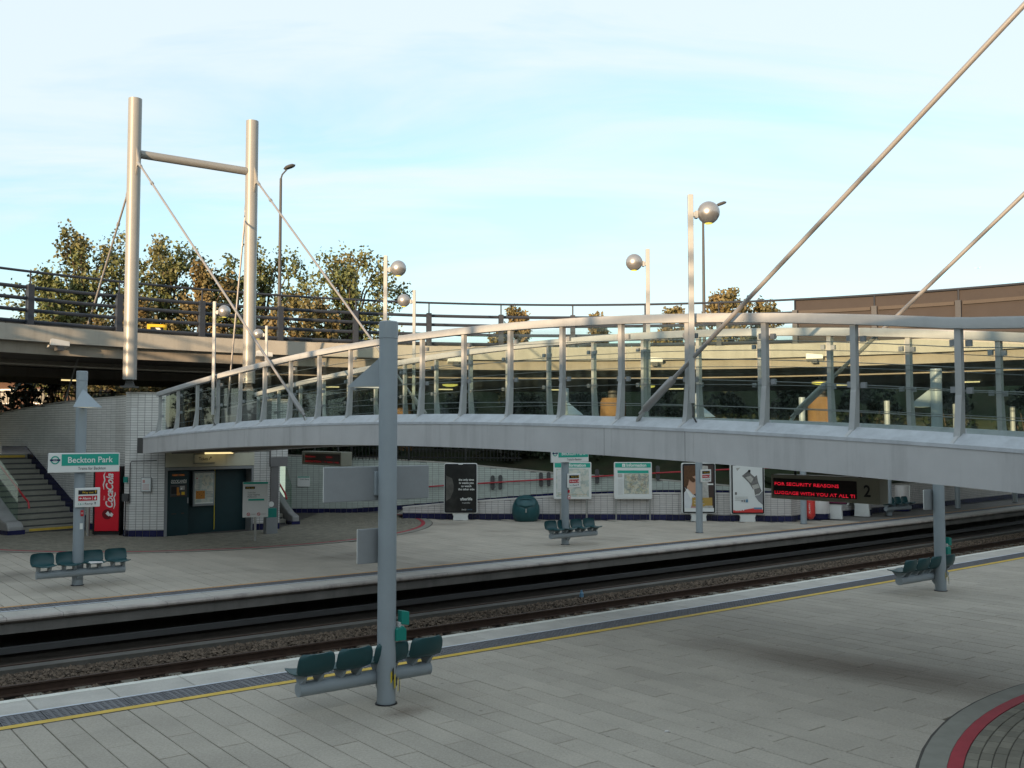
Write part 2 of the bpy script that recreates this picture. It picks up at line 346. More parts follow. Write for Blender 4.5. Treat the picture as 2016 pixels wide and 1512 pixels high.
def thing(name, label, cat, T=None, group=None):
    o = bpy.data.objects.new(name, None); COL.objects.link(o); o.empty_display_size = 0.2
    if T is None: T = Matrix.Identity(4)
    if not isinstance(T, Matrix): T = Matrix.Translation(Vector(T))
    o.matrix_world = T; WM[o.name] = T.copy()
    return tag(o, label, cat, group)
def tag(o, label, cat, group=None):
    o['label'] = label; o['category'] = cat
    if group: o['group'] = group
    return o
def struct(o): o['kind'] = 'structure'; return o
def stuff(o): o['kind'] = 'stuff'; return o
def dup(root, T, label=None, group=None, skip=()):
    r = root.copy(); COL.objects.link(r); r.matrix_world = T; WM[r.name] = T.copy()
    if label: r['label'] = label
    if group: r['group'] = group
    for ch in KIDS(root):
        if ch.name.split('.')[0] in skip: continue
        c = ch.copy(); COL.objects.link(c); c.parent = r
        for g in KIDS(ch):
            d = g.copy(); COL.objects.link(d); d.parent = c
    return r
def KIDS(o): return [c for c in bpy.data.objects if c.parent == o]
def face_frame(origin, n):      # local x = right for a viewer looking against n, y = away from the viewer, z up
    y = -Vector((n[0], n[1], 0)).normalized(); z = Vector((0, 0, 1)); x = y.cross(z)
    return Matrix(((x.x, y.x, z.x, origin[0]), (x.y, y.y, z.y, origin[1]), (x.z, y.z, z.z, origin[2]), (0, 0, 0, 1)))
NV = (-VD.x, -VD.y, 0); PV = (VD.x, VD.y, 0); NU = (-UD.x, -UD.y, 0)

_txt = {}
def text_geo(body, shear=0.0, bold=0.0):
    k = (body, shear, bold)
    if k in _txt: return _txt[k]
    cu = bpy.data.curves.new('t', 'FONT'); cu.body = body; cu.size = 1.0; cu.resolution_u = 3; cu.shear = shear; cu.offset = bold
    ob = bpy.data.objects.new('t', cu); me = ob.to_mesh()
    vs = np.array([v.co[:] for v in me.vertices]) if len(me.vertices) else np.zeros((0, 3)); fs = [tuple(p.vertices) for p in me.polygons]
    ob.to_mesh_clear(); bpy.data.objects.remove(ob); bpy.data.curves.remove(cu)
    if len(vs): vs[:, 0] -= vs[:, 0].min()
    _txt[k] = (vs, fs); return _txt[k]
class Print:      # flat printed shapes in a board's local x-z plane, each layer a hair in front of the last
    def __init__(s, y0=0.0): s.mb = MB(); s.y = y0
    def _n(s): s.y -= 0.0012; return s.y
    def poly(s, pts, m):
        s.mb.use(m); y = s._n(); s.mb.add([(p[0], y, p[1]) for p in pts], [tuple(range(len(pts)))]); return s
    def rect(s, x0, x1, z0, z1, m): return s.poly([(x0, z0), (x1, z0), (x1, z1), (x0, z1)], m)
    def disc(s, x, z, r, m, rz=None, n=20):
        rz = rz or r; return s.poly([(x + r * math.cos(2 * math.pi * i / n), z + rz * math.sin(2 * math.pi * i / n)) for i in range(n)], m)
    def ring(s, x, z, r0, r1, m, n=28):
        s.mb.use(m); y = s._n(); vs = []
        for i in range(n):
            a = 2 * math.pi * i / n; vs += [(x + r0 * math.cos(a), y, z + r0 * math.sin(a)), (x + r1 * math.cos(a), y, z + r1 * math.sin(a))]
        s.mb.add(vs, [(2 * i, 2 * i + 1, (2 * i + 3) % (2 * n), (2 * i + 2) % (2 * n)) for i in range(n)]); return s
    def line(s, pts, w, m):
        s.mb.use(m); y = s._n()
        L = []; Rr = []
        for k, p in enumerate(pts):
            a = Vector(pts[max(k - 1, 0)]); b = Vector(pts[min(k + 1, len(pts) - 1)]); d = (b - a).normalized()
            ww = w[k] if isinstance(w, (list, tuple)) else w
            L.append((p[0] - d.y * ww / 2, y, p[1] + d.x * ww / 2)); Rr.append((p[0] + d.y * ww / 2, y, p[1] - d.x * ww / 2))
        s.mb.strip(L, Rr); return s
    def text(s, body, x, z, size, m, align='l', width=None, shear=0.0, bold=0.0, rot=0.0):
        vs, fs = text_geo(body, shear, bold)
        if not len(vs): return s
        w = vs[:, 0].max(); sx = size
        if width: sx = width / w
        q = vs.copy(); q[:, 0] *= sx; q[:, 1] *= size; ww = w * sx
        off = {'l': 0, 'c': -ww / 2, 'r': -ww}[align]; q[:, 0] += off
        c, sn = math.cos(rot), math.sin(rot); y = s._n(); s.mb.use(m)
        s.mb.add([(x + a * c - b * sn, y, z + a * sn + b * c) for a, b, _ in q], fs); return s
    def build(s, name, parent): return s.mb.build(name, parent=parent)

# ================================================================== THE SETTING
RC = Vector((2.23, 15.26)); RR = 22.25; RO = 34.5            # the ring road on its viaduct
Z_TOP, Z_BAND, Z_SOF, Z_TUBE, GZ = 6.35, 5.86, 5.50, 8.0, 2.3
def ring(a, r, z): return Vector((RC.x + r * math.cos(a), RC.y + r * math.sin(a), z))
def ring_angle(px, r=RR):       # where the sight line through a picture column meets the ring
    dxx, dyy = (px - CX) / FOC, 1.0; k = math.hypot(dxx, dyy); dxx /= k; dyy /= k
    b = -(dxx * RC.x + dyy * RC.y); c = RC.length_squared - r * r; t = -b + math.sqrt(b * b - c)
    return math.atan2(t * dyy - RC.y, t * dxx - RC.x)

# bowl edge: back-of-wall line (x, y, wall top) and the line where level park ground starts
right_far = [TP(u, 20.9) for u in (150, 110, 80, 60, 48, 42, 37, 33, 29.6)]
UPW = [(10.1, 35.3, 0.95), (8.9, 36.3, 1.05), (7.6, 36.8, 1.14), (5.7, 37.4, 1.29), (1.6, 38.0, 1.53), (-2.6, 38.25, 1.92), (-4.5, 38.35, 2.03), (-6.2, 38.4, 2.14), (-8.8, 38.4, 2.2)]
walls_line = [(p.x, p.y, 1.15) for p in right_far] + UPW + [(-12.5, 39.2, 2.32), (-17.2, 38.6, 2.34), (-21.5, 37.0, 2.34), (-19.9, 31.5, 2.34), (-18.4, 27.0, 2.34), (-20.5, 20.0, 2.34)] + [(TP(u, 24.5).x, TP(u, 24.5).y, 2.0) for u in (-14, -30, -60, -110, -150)]
def outw(p, d):
    q = Vector((p[0], p[1])) ; n = (q - RC); n.normalize(); return q + n * d
g_far = []
for k, p in enumerate(walls_line):
    if k < len(right_far): q = TP((150, 110, 80, 60, 48, 42, 37, 33, 29.6)[k], 25.5); g_far.append((q.x, q.y))
    elif p[2] > 2.3: g_far.append((p[0], p[1]))
    elif k >= len(walls_line) - 5: q = TP((-14, -30, -60, -110, -150)[k - len(walls_line) + 5], 28); g_far.append((q.x, q.y))
    else: q = outw(p, 2.6); g_far.append((q.x, q.y))
near_w = [TP(u, v) for u, v in ((-150, 11.2), (-110, 11.2), (-60, 11.2), (-30, 11.2), (-14, 11.0))] + [Vector((-16.5, 2.5, 0)), Vector((-12, -3.5, 0)), Vector((-4, -6.5, 0)), Vector((4, -7, 0)), Vector((12, -4, 0)), Vector((18, 1.5, 0)), Vector((21, 9, 0))] + [TP(u, 5.5) for u in (33, 48, 60, 80, 110, 150)]  # left end drawn in, out of view, to keep the low sun out
hole = [Vector((a, b, 0)) for a, b in g_far] + near_w
outer = [Vector((3500 * math.cos(2 * math.pi * i / 64), 3500 * math.sin(2 * math.pi * i / 64), 0)) for i in range(64)]
tri = tessellate_polygon([outer, hole])
mb = MB(); mb.add([(p.x, p.y, GZ) for p in outer + hole], [tuple(t) for t in tri]); struct(mb.build('ground', 'grass'))
# banks between the wall tops and the level ground; the cutting's bed
mb = MB()
mb.strip([Vector((p[0], p[1], p[2] - 0.03)) for p in walls_line], [Vector((a, b, GZ + 0.004)) for a, b in g_far])
struct(mb.build('grass_bank', 'grass'))
mb = MB(); mb.strip([Vector((p.x, p.y, -0.9)) for p in near_w], [Vector((p.x, p.y, GZ)) for p in near_w]); struct(mb.build('retaining_slope', 'concrete_dark'))
mb = MB(); us = list(range(-150, 151, 5))
mb.strip([TP(u, 8, -0.84) for u in us], [TP(u, 21.5, -0.84) for u in us]); struct(mb.build('track_bed', 'trackbed'))
mb = MB()   # unseen bank added to block low sun below the road behind the stair
NB = 80; aa = [R(150 + 215 * i / NB) for i in range(NB + 1)]
mb.strip([ring(a, RR + 4.6, 1.4) for a in aa], [ring(a, RR + 8.0, Z_SOF - 0.01) for a in aa]); struct(mb.build('added_screening_bank', 'grass'))
mb = MB(); aa = [R(-5 + 128 * i / NB) for i in range(NB + 1)]
mb.strip([ring(a, RO + 3.0, GZ - 0.02) for a in aa], [ring(a, RO + 8.5, 7.5) for a in aa]); struct(mb.build('added_screening_bank', 'grass'))

# ---------------- platforms
E_N, E_F = 12.45, 17.90
def platform_base(name, v_edge, sgn, v_back, lip_z0):
    mb = MB(); us2 = [-60 + 2 * i for i in range(76)]
    a = [TP(u, v_edge + sgn * 0.10, -0.03) for u in us2]; b = [TP(u, v_back, -0.03) for u in us2]
    mb.strip(a, b) if sgn < 0 else mb.strip(b, a)
    c = [TP(u, v_edge + sgn * 0.10, -0.27) for u in us2]; mb.strip(a, c)
    d = [TP(u, v_edge + sgn * 1.6, -0.27) for u in us2]; mb.strip(c, d); e = [TP(u, v_edge + sgn * 1.6, -0.9) for u in us2]; mb.strip(d, e)
    o = struct(mb.build(name, 'concrete_dark')); return o
near_pl = platform_base('platform', E_N, -1, -14, 0)
far_pl = platform_base('platform', E_F, 1, 45, 0)
# coping slabs (one object each), line, tactile tiles, line
def slab_mesh(name, lx, ly, h, ch, matname):
    mb = MB(); x, y = lx / 2, ly / 2
    b = [(-x, -y, -h), (x, -y, -h), (x, y, -h), (-x, y, -h)]; m_ = [(-x, -y, -ch), (x, -y, -ch), (x, y, -ch), (-x, y, -ch)]
    t = [(-x + ch, -y + ch, 0), (x - ch, -y + ch, 0), (x - ch, y - ch, 0), (-x + ch, y - ch, 0)]
    mb.add(b + m_ + t, [(8, 9, 10, 11)] + [(i, (i + 1) % 4, 4 + (i + 1) % 4, 4 + i) for i in range(4)] + [(4 + i, 4 + (i + 1) % 4, 8 + (i + 1) % 4, 8 + i) for i in range(4)])
    return mb.mesh(name, matname)
def put(me, name, parent, loc, rz):
    o = bpy.data.objects.new(name, me); COL.objects.link(o); o.parent = parent; o.location = loc; o.rotation_euler = (0, 0, rz); return o
def heading(u): return TH + math.atan(2 * 0.0011 * (u - 10)) if abs(u - 10) <= 50 else TH
cop_m = slab_mesh('coping_slab', 0.860, 0.60, 0.10, 0.008, 'coping')
tac_m = slab_mesh('tactile_tile', 0.425, 0.395, 0.03, 0.004, 'tactile')
# blister ribs on the tactile tile
mbt = MB()
for i in range(6):
    x = -0.18 + 0.072 * i
    for j in range(6):
        y = -0.165 + 0.066 * j; mbt.box(x - 0.018, x + 0.018, y - 0.018, y + 0.018, 0, 0.006)
tac2 = MB(); tac2.v = [tuple(v.co) for v in tac_m.vertices]; tac2.f = [tuple(p.vertices) for p in tac_m.polygons]; tac2.m = [0] * len(tac2.f); tac2.use('tactile'); tac2.add(mbt.v, mbt.f)
tac_m = tac2.mesh('tactile_tile')
lipm = MB()
prof = [(-0.43, 0.0, 0.0), (0.43, 0.0, 0.0)]
lip_me = MB(); lip_me.sweep([[(x, y, z) for y, z in ((0.10, -0.10), (-0.02, -0.085), (-0.055, -0.05), (-0.055, -0.022), (-0.03, 0.0), (0.10, 0.003))] for x in (-0.431, 0.431)])
lip_n = lip_me.mesh('edge_nosing', 'edge_white', smooth=True); lip_f = lip_me.mesh('edge_nosing', 'lip', smooth=True)
for k in range(62):
    u = -4.3 + 0.87 * k + 0.435; c = curve(u); h = heading(u)
    put(cop_m, 'coping_slab', near_pl, TP(u, E_N - 0.40), h)
    put(lip_n, 'edge_nosing', near_pl, TP(u, E_N - 0.07), h + math.pi)
    if u > 1: put(cop_m, 'coping_slab', far_pl, TP(u, E_F + 0.40), h); put(lip_f, 'edge_nosing', far_pl, TP(u, E_F + 0.07), h)
    if 0.5 < u < 33:
        for q in (-0.2175, 0.2175): put(tac_m, 'tactile_tile', near_pl, TP(u + q, E_N - 0.945), h)
    if 2 < u < 40:
        for q in (-0.2175, 0.2175): put(tac_m, 'tactile_tile', far_pl, TP(u + q, E_F + 0.945), h)
def band(name, v0, v1, z, m, parent, u0=-10, u1=60):
    mb = MB(); n = int((u1 - u0) / 1.0) + 1; uu = [u0 + i for i in range(n)]
    mb.strip([TP(u, v0, z) for u in uu], [TP(u, v1, z) for u in uu]); return mb.build(name, m, parent)
band('white_line', E_N - 0.745, E_N - 0.70, 0.004, 'line_white', near_pl); band('yellow_line', E_N - 1.275, E_N - 1.155, 0.004, 'line_yellow', near_pl)
band('white_line', E_F + 0.70, E_F + 0.77, 0.004, 'line_white', far_pl); band('orange_line', E_F + 1.15, E_F + 1.25, 0.004, 'line_orange', far_pl)
# paving slabs in half bond, long joints across the platform
PU, PL = 0.29, 1.25
FC = Vector((12.0, 32.75)); NC = Vector((12.0, -2.30)); CR = 8.0     # the two round brick-paved areas (u, v)
def fc_xy(c): return Vector((c.x * CU - c.y * SU, c.x * SU + c.y * CU))
FCX, NCX = fc_xy(FC), fc_xy(NC)
def wall_Y(x):       # front limit of the far platform
    xs = [-14, -13.7, -11.3, -10.3, -7.5, -7.4, -4.6, -4, 0, 5.25, 9.7, 10.2]; ys = [31, 31.6, 29.4, 29.4, 31.8, 38.4, 38.4, 35.9, 35.4, 35.3, 34.55, 35]
    return float(np.interp(x, xs, ys))
def pave(parent, near, matname):
    cand = []
    me = slab_mesh('paving_slab', PU - 0.010, PL - 0.010, 0.03, 0.004, matname)
    half = slab_mesh('paving_slab', PU - 0.010, PL / 2 - 0.010, 0.03, 0.004, matname)
    rows = range(-6, 110) if near else range(2, 165)
    for r_ in rows:
        u = r_ * PU + 0.10
        v = (E_N - 1.28) if near else (E_F + 1.255)
        k = 0
        while True:
            ln = PL / 2 if (k == 0 and r_ % 2) else PL
            vc = v - ln / 2 if near else v + ln / 2
            if (near and vc < -1) or (not near and vc > 36): break
            P = TP(u, vc); ok = True
            if near and (P.xy - NCX).length < CR - 0.45: ok = False
            if not near:
                if (P.xy - FCX).length < CR - 0.45 or P.y > wall_Y(P.x) - 0.3: ok = False
                if u > 28.3 and vc > 20.6: ok = False
            d = P.length; ang = (P.x / P.y) if P.y > 0.5 else 9
            if ok: cand.append((d if abs(ang) < 0.56 and P.y > 6.2 else d + 1000, P, ln, u))
            v += -ln if near else ln; k += 1
    cand.sort(key=lambda t: t[0])
    for d, P, ln, u in cand[:300]:
        put(me if ln == PL else half, 'paving_slab', parent, (P.x + 0.0, P.y, random.uniform(-0.0025, 0.001)), TH + random.uniform(-0.003, 0.003))
    mb = MB(); mb.use(matname)
    src = {PL: me, PL / 2: half}; geo = {k: ([v.co.copy() for v in m.vertices], [tuple(p.vertices) for p in m.polygons]) for k, m in src.items()}
    for d, P, ln, u in cand[300:]:
        if d > 1000 and P.length > 30: continue
        vs, fs = geo[ln]; T = Matrix.Translation((P.x, P.y, random.uniform(-0.002, 0.001))) @ Matrix.Rotation(TH, 4, 'Z')
        mb.add([T @ q for q in vs], fs)
    stuff(mb.build('slab_paving', parent=parent))
pave(near_pl, True, 'paving'); pave(far_pl, False, 'paving_far')
# round brick areas: base disc, grey kerb ring, red ring, concentric bricks
def disc(parent, c, r, z, m, name):
    mb = MB(); n = 96; mb.add([(c.x, c.y, z)] + [(c.x + r * math.cos(2 * math.pi * i / n), c.y + r * math.sin(2 * math.pi * i / n), z) for i in range(n)], [(0, 1 + i, 1 + (i + 1) % n) for i in range(n)])
    return mb.build(name, m, parent)
def ringband(parent, c, r0, r1, z, h, m, name, a0=0, a1=2 * math.pi, n=120, gap=0):
    mb = MB(); secs = []
    for i in range(n + 1):
        a = a0 + (a1 - a0) * i / n; d = Vector((math.cos(a), math.sin(a), 0)); o = Vector((c.x, c.y, 0))
        secs.append([o + d * r0 + ZD * (z - h), o + d * r1 + ZD * (z - h), o + d * r1 + ZD * z, o + d * r0 + ZD * z])
    mb.sweep(secs); return mb.build(name, m, parent)
for par, c in ((near_pl, NCX), (far_pl, FCX)):
    disc(par, c, CR + 0.03, 0.003, 'joint', 'brick_bed')
    ringband(par, c, 7.775, 8.0, 0.012, 0.02, 'kerb_grey', 'kerb_ring')
    ringband(par, c, 7.645, 7.771, 0.013, 0.02, 'kerb_red', 'red_kerb_ring')
bm_ = slab_mesh('brick', 0.205, 0.104, 0.02, 0.004, 'brick_green'); bgeo = ([v.co.copy() for v in bm_.vertices], [tuple(p.vertices) for p in bm_.polygons])
def bricks(parent, c, rmin, nsingle, arc):
    cand = []; r = 7.582; k = 0
    while r > rmin:
        n = int(2 * math.pi * r / 0.213)
        for i in range(n):
            a = 2 * math.pi * (i + 0.5 * (k % 2)) / n
            if not arc(a): continue
            P = Vector((c.x + r * math.cos(a), c.y + r * math.sin(a), 0.013 + random.uniform(-0.003, 0.002)))
            if parent is far_pl and P.y > wall_Y(P.x) - 0.1: continue
            vis = P.y > 7.5 and abs(P.x / P.y) < 0.53
            cand.append((P.length + (0 if vis else 100), P, a))
        r -= 0.112; k += 1
    cand.sort(key=lambda t: t[0]); mb = MB(); mb.use('brick_green')
    for d, P, a in cand[:nsingle]: put(bm_, 'brick', parent, P, a + math.pi / 2)
    for d, P, a in cand[nsingle:]:
        T = Matrix.Translation(P) @ Matrix.Rotation(a + math.pi / 2, 4, 'Z'); mb.add([T @ q for q in bgeo[0]], bgeo[1])
    stuff(mb.build('brick_paving', parent=parent))
bricks(near_pl, NCX, 4.8, 260, lambda a: R(90) < a % (2 * math.pi) < R(200))
bricks(far_pl, FCX, 0.6, 0, lambda a: R(170) < a % (2 * math.pi) or a % (2 * math.pi) < R(60))
# a rusty stain by the pole is part of the paving's wear; the long patch paints bridge shade on it
stain = bpy.data.materials.new('rust_and_shade'); stain.use_nodes = True; sn = stain.node_tree.nodes; sl = stain.node_tree.links
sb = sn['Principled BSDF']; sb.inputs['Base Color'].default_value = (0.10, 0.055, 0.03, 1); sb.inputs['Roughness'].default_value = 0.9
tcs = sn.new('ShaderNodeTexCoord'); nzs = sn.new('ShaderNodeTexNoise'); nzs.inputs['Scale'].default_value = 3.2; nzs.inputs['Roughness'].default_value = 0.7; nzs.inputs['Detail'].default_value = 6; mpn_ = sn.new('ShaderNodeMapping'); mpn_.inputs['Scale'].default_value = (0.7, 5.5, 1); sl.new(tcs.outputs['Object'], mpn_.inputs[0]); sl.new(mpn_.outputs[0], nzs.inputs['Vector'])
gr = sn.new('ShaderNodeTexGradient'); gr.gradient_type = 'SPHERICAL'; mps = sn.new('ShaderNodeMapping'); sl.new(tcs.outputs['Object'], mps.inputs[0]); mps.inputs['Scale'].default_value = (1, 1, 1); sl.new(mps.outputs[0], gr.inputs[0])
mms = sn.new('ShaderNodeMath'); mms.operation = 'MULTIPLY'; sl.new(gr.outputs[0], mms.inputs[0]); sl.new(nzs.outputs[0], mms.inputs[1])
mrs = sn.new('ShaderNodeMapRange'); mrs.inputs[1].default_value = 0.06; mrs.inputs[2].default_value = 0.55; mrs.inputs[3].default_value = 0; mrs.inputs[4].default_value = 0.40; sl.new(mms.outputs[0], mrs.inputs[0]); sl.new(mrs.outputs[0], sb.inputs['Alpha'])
MATS['rust_and_shade'] = stain
def stain_shade_patch(px, py, sx, sy):
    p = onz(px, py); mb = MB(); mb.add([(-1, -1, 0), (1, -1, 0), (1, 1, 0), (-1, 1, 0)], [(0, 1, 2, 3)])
    o = mb.build('rust_and_shade', 'rust_and_shade', near_pl); o.location = (p.x, p.y, 0.0075); o.scale = (sx, sy, 1); o.rotation_euler = (0, 0, TH + R(100))
stain_shade_patch(800, 1402, 0.28, 0.42); stain_shade_patch(1700, 1318, 3.6, 1.0)

# ---------------- track
def rail_obj(v, label, z=-0.62, h=0.15, m='rust', w=0.035):
    mb = MB(); secs = []
    for u in range(-60, 91, 2):
        o = TP(u, v, z); n = VD
        secs.append([o + n * a + ZD * b for a, b in ((-0.07, -h), (0.07, -h), (0.07, -h + 0.012), (0.012, -h + 0.03), (0.012, -0.035), (w, -0.03), (w, -0.003), (-w, -0.003), (-w, -0.03), (-0.012, -0.035), (-0.012, -h + 0.03), (-0.07, -h + 0.012))])
    mb.sweep(secs); return tag(mb.build('rail', m), label, 'rail', 'running rails of the two tracks')
rail_obj(15.85, 'rusty running rail beside the strip of loose ballast'); rail_obj(17.28, 'dark rail in the shade of the platform lip opposite')
rail_obj(13.15, 'running rail right under the edge with the yellow line'); rail_obj(14.58, 'rail of the hidden track below the edge with the yellow line')
mbs = MB(); mbs.box(-0.12, 0.12, -1.2, 1.2, -0.1, 0.0); sl_m = mbs.mesh('sleeper', 'sleeper')
for k in range(64):
    u = -4 + 0.68 * k; 
    for v, lab in ((16.56, 'concrete sleeper half buried under the rails beside the ballast strip'), (13.86, 'concrete sleeper under the rails below the near platform edge')):
        o = bpy.data.objects.new('sleeper', sl_m); COL.objects.link(o); o.location = TP(u, v - (0.30 if v > 15 else 0), -0.765); o.rotation_euler = (0, 0, heading(u)); tag(o, lab, 'sleeper', 'sleepers under the track')
# ballast stones, concrete cable trough, conductor slab
def stones(n, v0, v1, u0, u1, z0, zamp, name, s0=0.028, s1=0.05):
    base = np.array([(1, 0, 0), (-1, 0, 0), (0, 1, 0), (0, -1, 0), (0, 0, 1), (0, 0, -1)], float)
    f0 = np.array([(0, 2, 4), (2, 1, 4), (1, 3, 4), (3, 0, 4), (2, 0, 5), (1, 2, 5), (3, 1, 5), (0, 3, 5)])
    V = []; F = []
    for i in range(n):
        u = u0 + (u1 - u0) * rng.random() ** 1.35; v = v0 + (v1 - v0) * rng.random(); s = rng.uniform(s0, s1)
        q = base * rng.uniform(0.6, 1.25, (6, 3)) * s; a = rng.random() * 6.28; ca, sa = math.cos(a), math.sin(a)
        q = np.c_[q[:, 0] * ca - q[:, 1] * sa, q[:, 0] * sa + q[:, 1] * ca, q[:, 2] * 0.8]
        p = TP(u, v); V.append(q + np.array([p.x, p.y, z0 + zamp * math.sin((v - v0) / (v1 - v0) * math.pi) + rng.uniform(-0.02, 0.02)])); F.append(f0 + 6 * i)
    V = np.concatenate(V); F = np.concatenate(F); me = bpy.data.meshes.new(name); me.from_pydata(V.tolist(), [], F.tolist()); me.materials.append(MATS['ballast']); o = bpy.data.objects.new(name, me); COL.objects.link(o); return o
o = stuff(stones(24000, 15.95, 17.0, 0, 46, -0.735, 0.06, 'ballast', 0.026, 0.046)); tag(o, 'strip of loose brown ballast stones beside the rusty rail', 'ballast')
o = stuff(stones(7000, 14.7, 15.8, 0, 36, -0.80, 0.03, 'ballast')); tag(o, 'dark ballast between the sleepers by the yellow line platform', 'ballast')
def longbox(name, v0, v1, z0, z1, m, label, cat, u0=-40, u1=80):
    mb = MB(); secs = []
    for u in range(u0, u1 + 1, 2): secs.append([TP(u, v0, z0), TP(u, v1, z0), TP(u, v1, z1), TP(u, v0, z1)])
    mb.sweep(secs); o = mb.build(name, m); return struct(o)
longbox('cable_trough', 16.95, 17.2, -0.86, -0.63, 'trough', '', '')
longbox('track_slab', 17.36, 18.35, -0.86, -0.72, 'trackbed', '', '')
mb = MB(); secs = [[TP(u, v, z) for v, z in ((17.82, -0.56), (17.92, -0.56), (17.92, -0.46), (17.82, -0.46))] for u in range(-40, 81, 2)]; mb.sweep(secs)
tag(mb.build('conductor_rail', 'grey_dark'), 'grey conductor rail cover in the dark below the far platform edge', 'rail')
mb = MB(); p = onz(1145, 1176, -0.66); mb.lathe([(0.02, 0), (0.05, 0.01), (0.045, 0.09), (0.025, 0.12), (0.02, 0.16)], 10, (p.x, p.y, -0.66)); tag(mb.build('litter', 'print_blue'), 'crumpled blue drinks carton lying in the track', 'litter')

# ================================================================== TILED WALLS
def tiled_wall(root, pts, flip=1, tilem='tile', skirt=0.2, thick=0.3, cap=True, cap_m='concrete', name_core='wall_core', skirt_slope=False):
    """pts: (x, y, z bottom, z top); tiles on the side to the left of travel when flip = 1"""
    core = MB(); tiles = MB(); tiles.use(tilem); sk = MB(); sk.use('tile_navy'); cp = MB()
    TW, THh, PR = 0.225, 0.075, 0.007
    for k in range(len(pts) - 1):
        a = Vector(pts[k][:2]); b = Vector(pts[k + 1][:2]); L = (b - a).length; d = (b - a) / L; n = Vector((-d.y, d.x)) * flip
        za0, za1, zb0, zb1 = pts[k][2], pts[k][3], pts[k + 1][2], pts[k + 1][3]
        def P(s, off, z): q = a + d * s + n * off; return (q.x, q.y, z)
        c = [P(0, 0, za0 - 0.3), P(L, 0, zb0 - 0.3), P(L, -thick, zb0 - 0.3), P(0, -thick, za0 - 0.3), P(0, 0, za1), P(L, 0, zb1), P(L, -thick, zb1), P(0, -thick, za1)]
        core.hexa(c if flip < 0 else [c[1], c[0], c[3], c[2], c[5], c[4], c[7], c[6]])
        def quadtile(mbx, s0, s1, z00, z01, z10, z11, pr):   # z00 bottom at s0, z01 bottom at s1, z10 top s0, z11 top s1
            e = 0.004
            vs = [P(s0, 0.001, z00), P(s1, 0.001, z01), P(s1, 0.001, z11), P(s0, 0.001, z10), P(s0 + e, pr, z00 + e), P(s1 - e, pr, z01 + e), P(s1 - e, pr, z11 - e), P(s0 + e, pr, z10 - e)]
            mbx.add(vs, [(4, 5, 6, 7), (0, 1, 5, 4), (1, 2, 6, 5), (2, 3, 7, 6), (3, 0, 4, 7)])
        nc = max(1, round(L / TW)); w = L / nc
        zl = lambda s: za0 + (zb0 - za0) * s / L
        zt = lambda s: za1 + (zb1 - za1) * s / L
        for i in range(nc):
            s0 = i * w + 0.005; s1 = (i + 1) * w - 0.005
            if skirt > 0: quadtile(sk, s0, s1, zl(s0), zl(s1), zl(s0) + skirt - 0.008, zl(s1) + skirt - 0.008, 0.02)
            lo = max(zl(s0), zl(s1)) + skirt; hi = min(zt(s0), zt(s1))
            r0 = int(math.ceil((lo - 0.01) / THh)); z = r0 * THh
            if z - lo > 0.02: quadtile(tiles, s0, s1, zl(s0) + skirt, zl(s1) + skirt, z - 0.008, z - 0.008, PR)
            while z + THh <= hi + 1e-6:
                quadtile(tiles, s0, s1, z, z, z + THh - 0.009, z + THh - 0.009, PR); z += THh
            if hi - z > 0.02 or abs(zt(s0) - zt(s1)) > 0.02: quadtile(tiles, s0, s1, z, z, zt(s0) - 0.006, zt(s1) - 0.006, PR)
        if cap:
            c = [P(0, 0.02, za1), P(L, 0.02, zb1), P(L, -thick - 0.02, zb1), P(0, -thick - 0.02, za1), P(0, 0.02, za1 + 0.05), P(L, 0.02, zb1 + 0.05), P(L, -thick - 0.02, zb1 + 0.05), P(0, -thick - 0.02, za1 + 0.05)]
            cp.hexa(c if flip < 0 else [c[1], c[0], c[3], c[2], c[5], c[4], c[7], c[6]])
    core.build(name_core, 'grout', root, world=True)
    stuff(tiles.build('tile_cladding', parent=root, world=True))
    if skirt > 0: stuff(sk.build('skirting_tiles', parent=root, world=True))
    if cap: cp.build('coping', cap_m, root, world=True)
# wall behind the ramp (pale tiles), with its red handrail
def upz(x): return float(np.interp(x, [-6.2, -4, -1.2, 1.5, 5.5, 9.7], [0.0, 0.15, 0.40, 0.62, 0.77, 0.82]))
w1 = thing('retaining_wall', 'pale tiled retaining wall behind the ramp with red handrail', 'wall', (1.0, 38.0, 0))
pts = [(x, y, upz(x), zt) for x, y, zt in UPW]
tiled_wall(w1, pts, 1, 'tile_pale', 0.17)
hr = MB(); hp = []
for x in np.linspace(-3.6, 9.4, 24):
    y = float(np.interp(x, [p[0] for p in UPW[::-1]], [p[1] for p in UPW[::-1]])) - 0.14; hp.append((x, y, 1.02 + 0.064 * (x + 3.3)))
hr.tube(hp, 0.028, 8); hr.build('handrail', 'rail_red', w1, world=True, smooth=True)
for px in (970, 985, 1065, 1080, 1174, 1290):
    x = (px - CX) / FOC * 37.9; y = float(np.interp(x, [p[0] for p in UPW[::-1]], [p[1] for p in UPW[::-1]])); z = float(np.interp(x, [p[0] for p in hp], [p[2] for p in hp]))
    br = MB(); prf = [(0.075 * math.cos(t), (0.20 if math.sin(t) > 0 else -0.20) + 0.075 * math.sin(t)) for t in [2 * math.pi * i / 18 for i in range(18)]]
    br.prism([(x + a, z + b) for a, b in prf], y - 0.10, y - 0.012, 'y'); br.build('rail_bracket', 'grey_dark', w1, world=True)
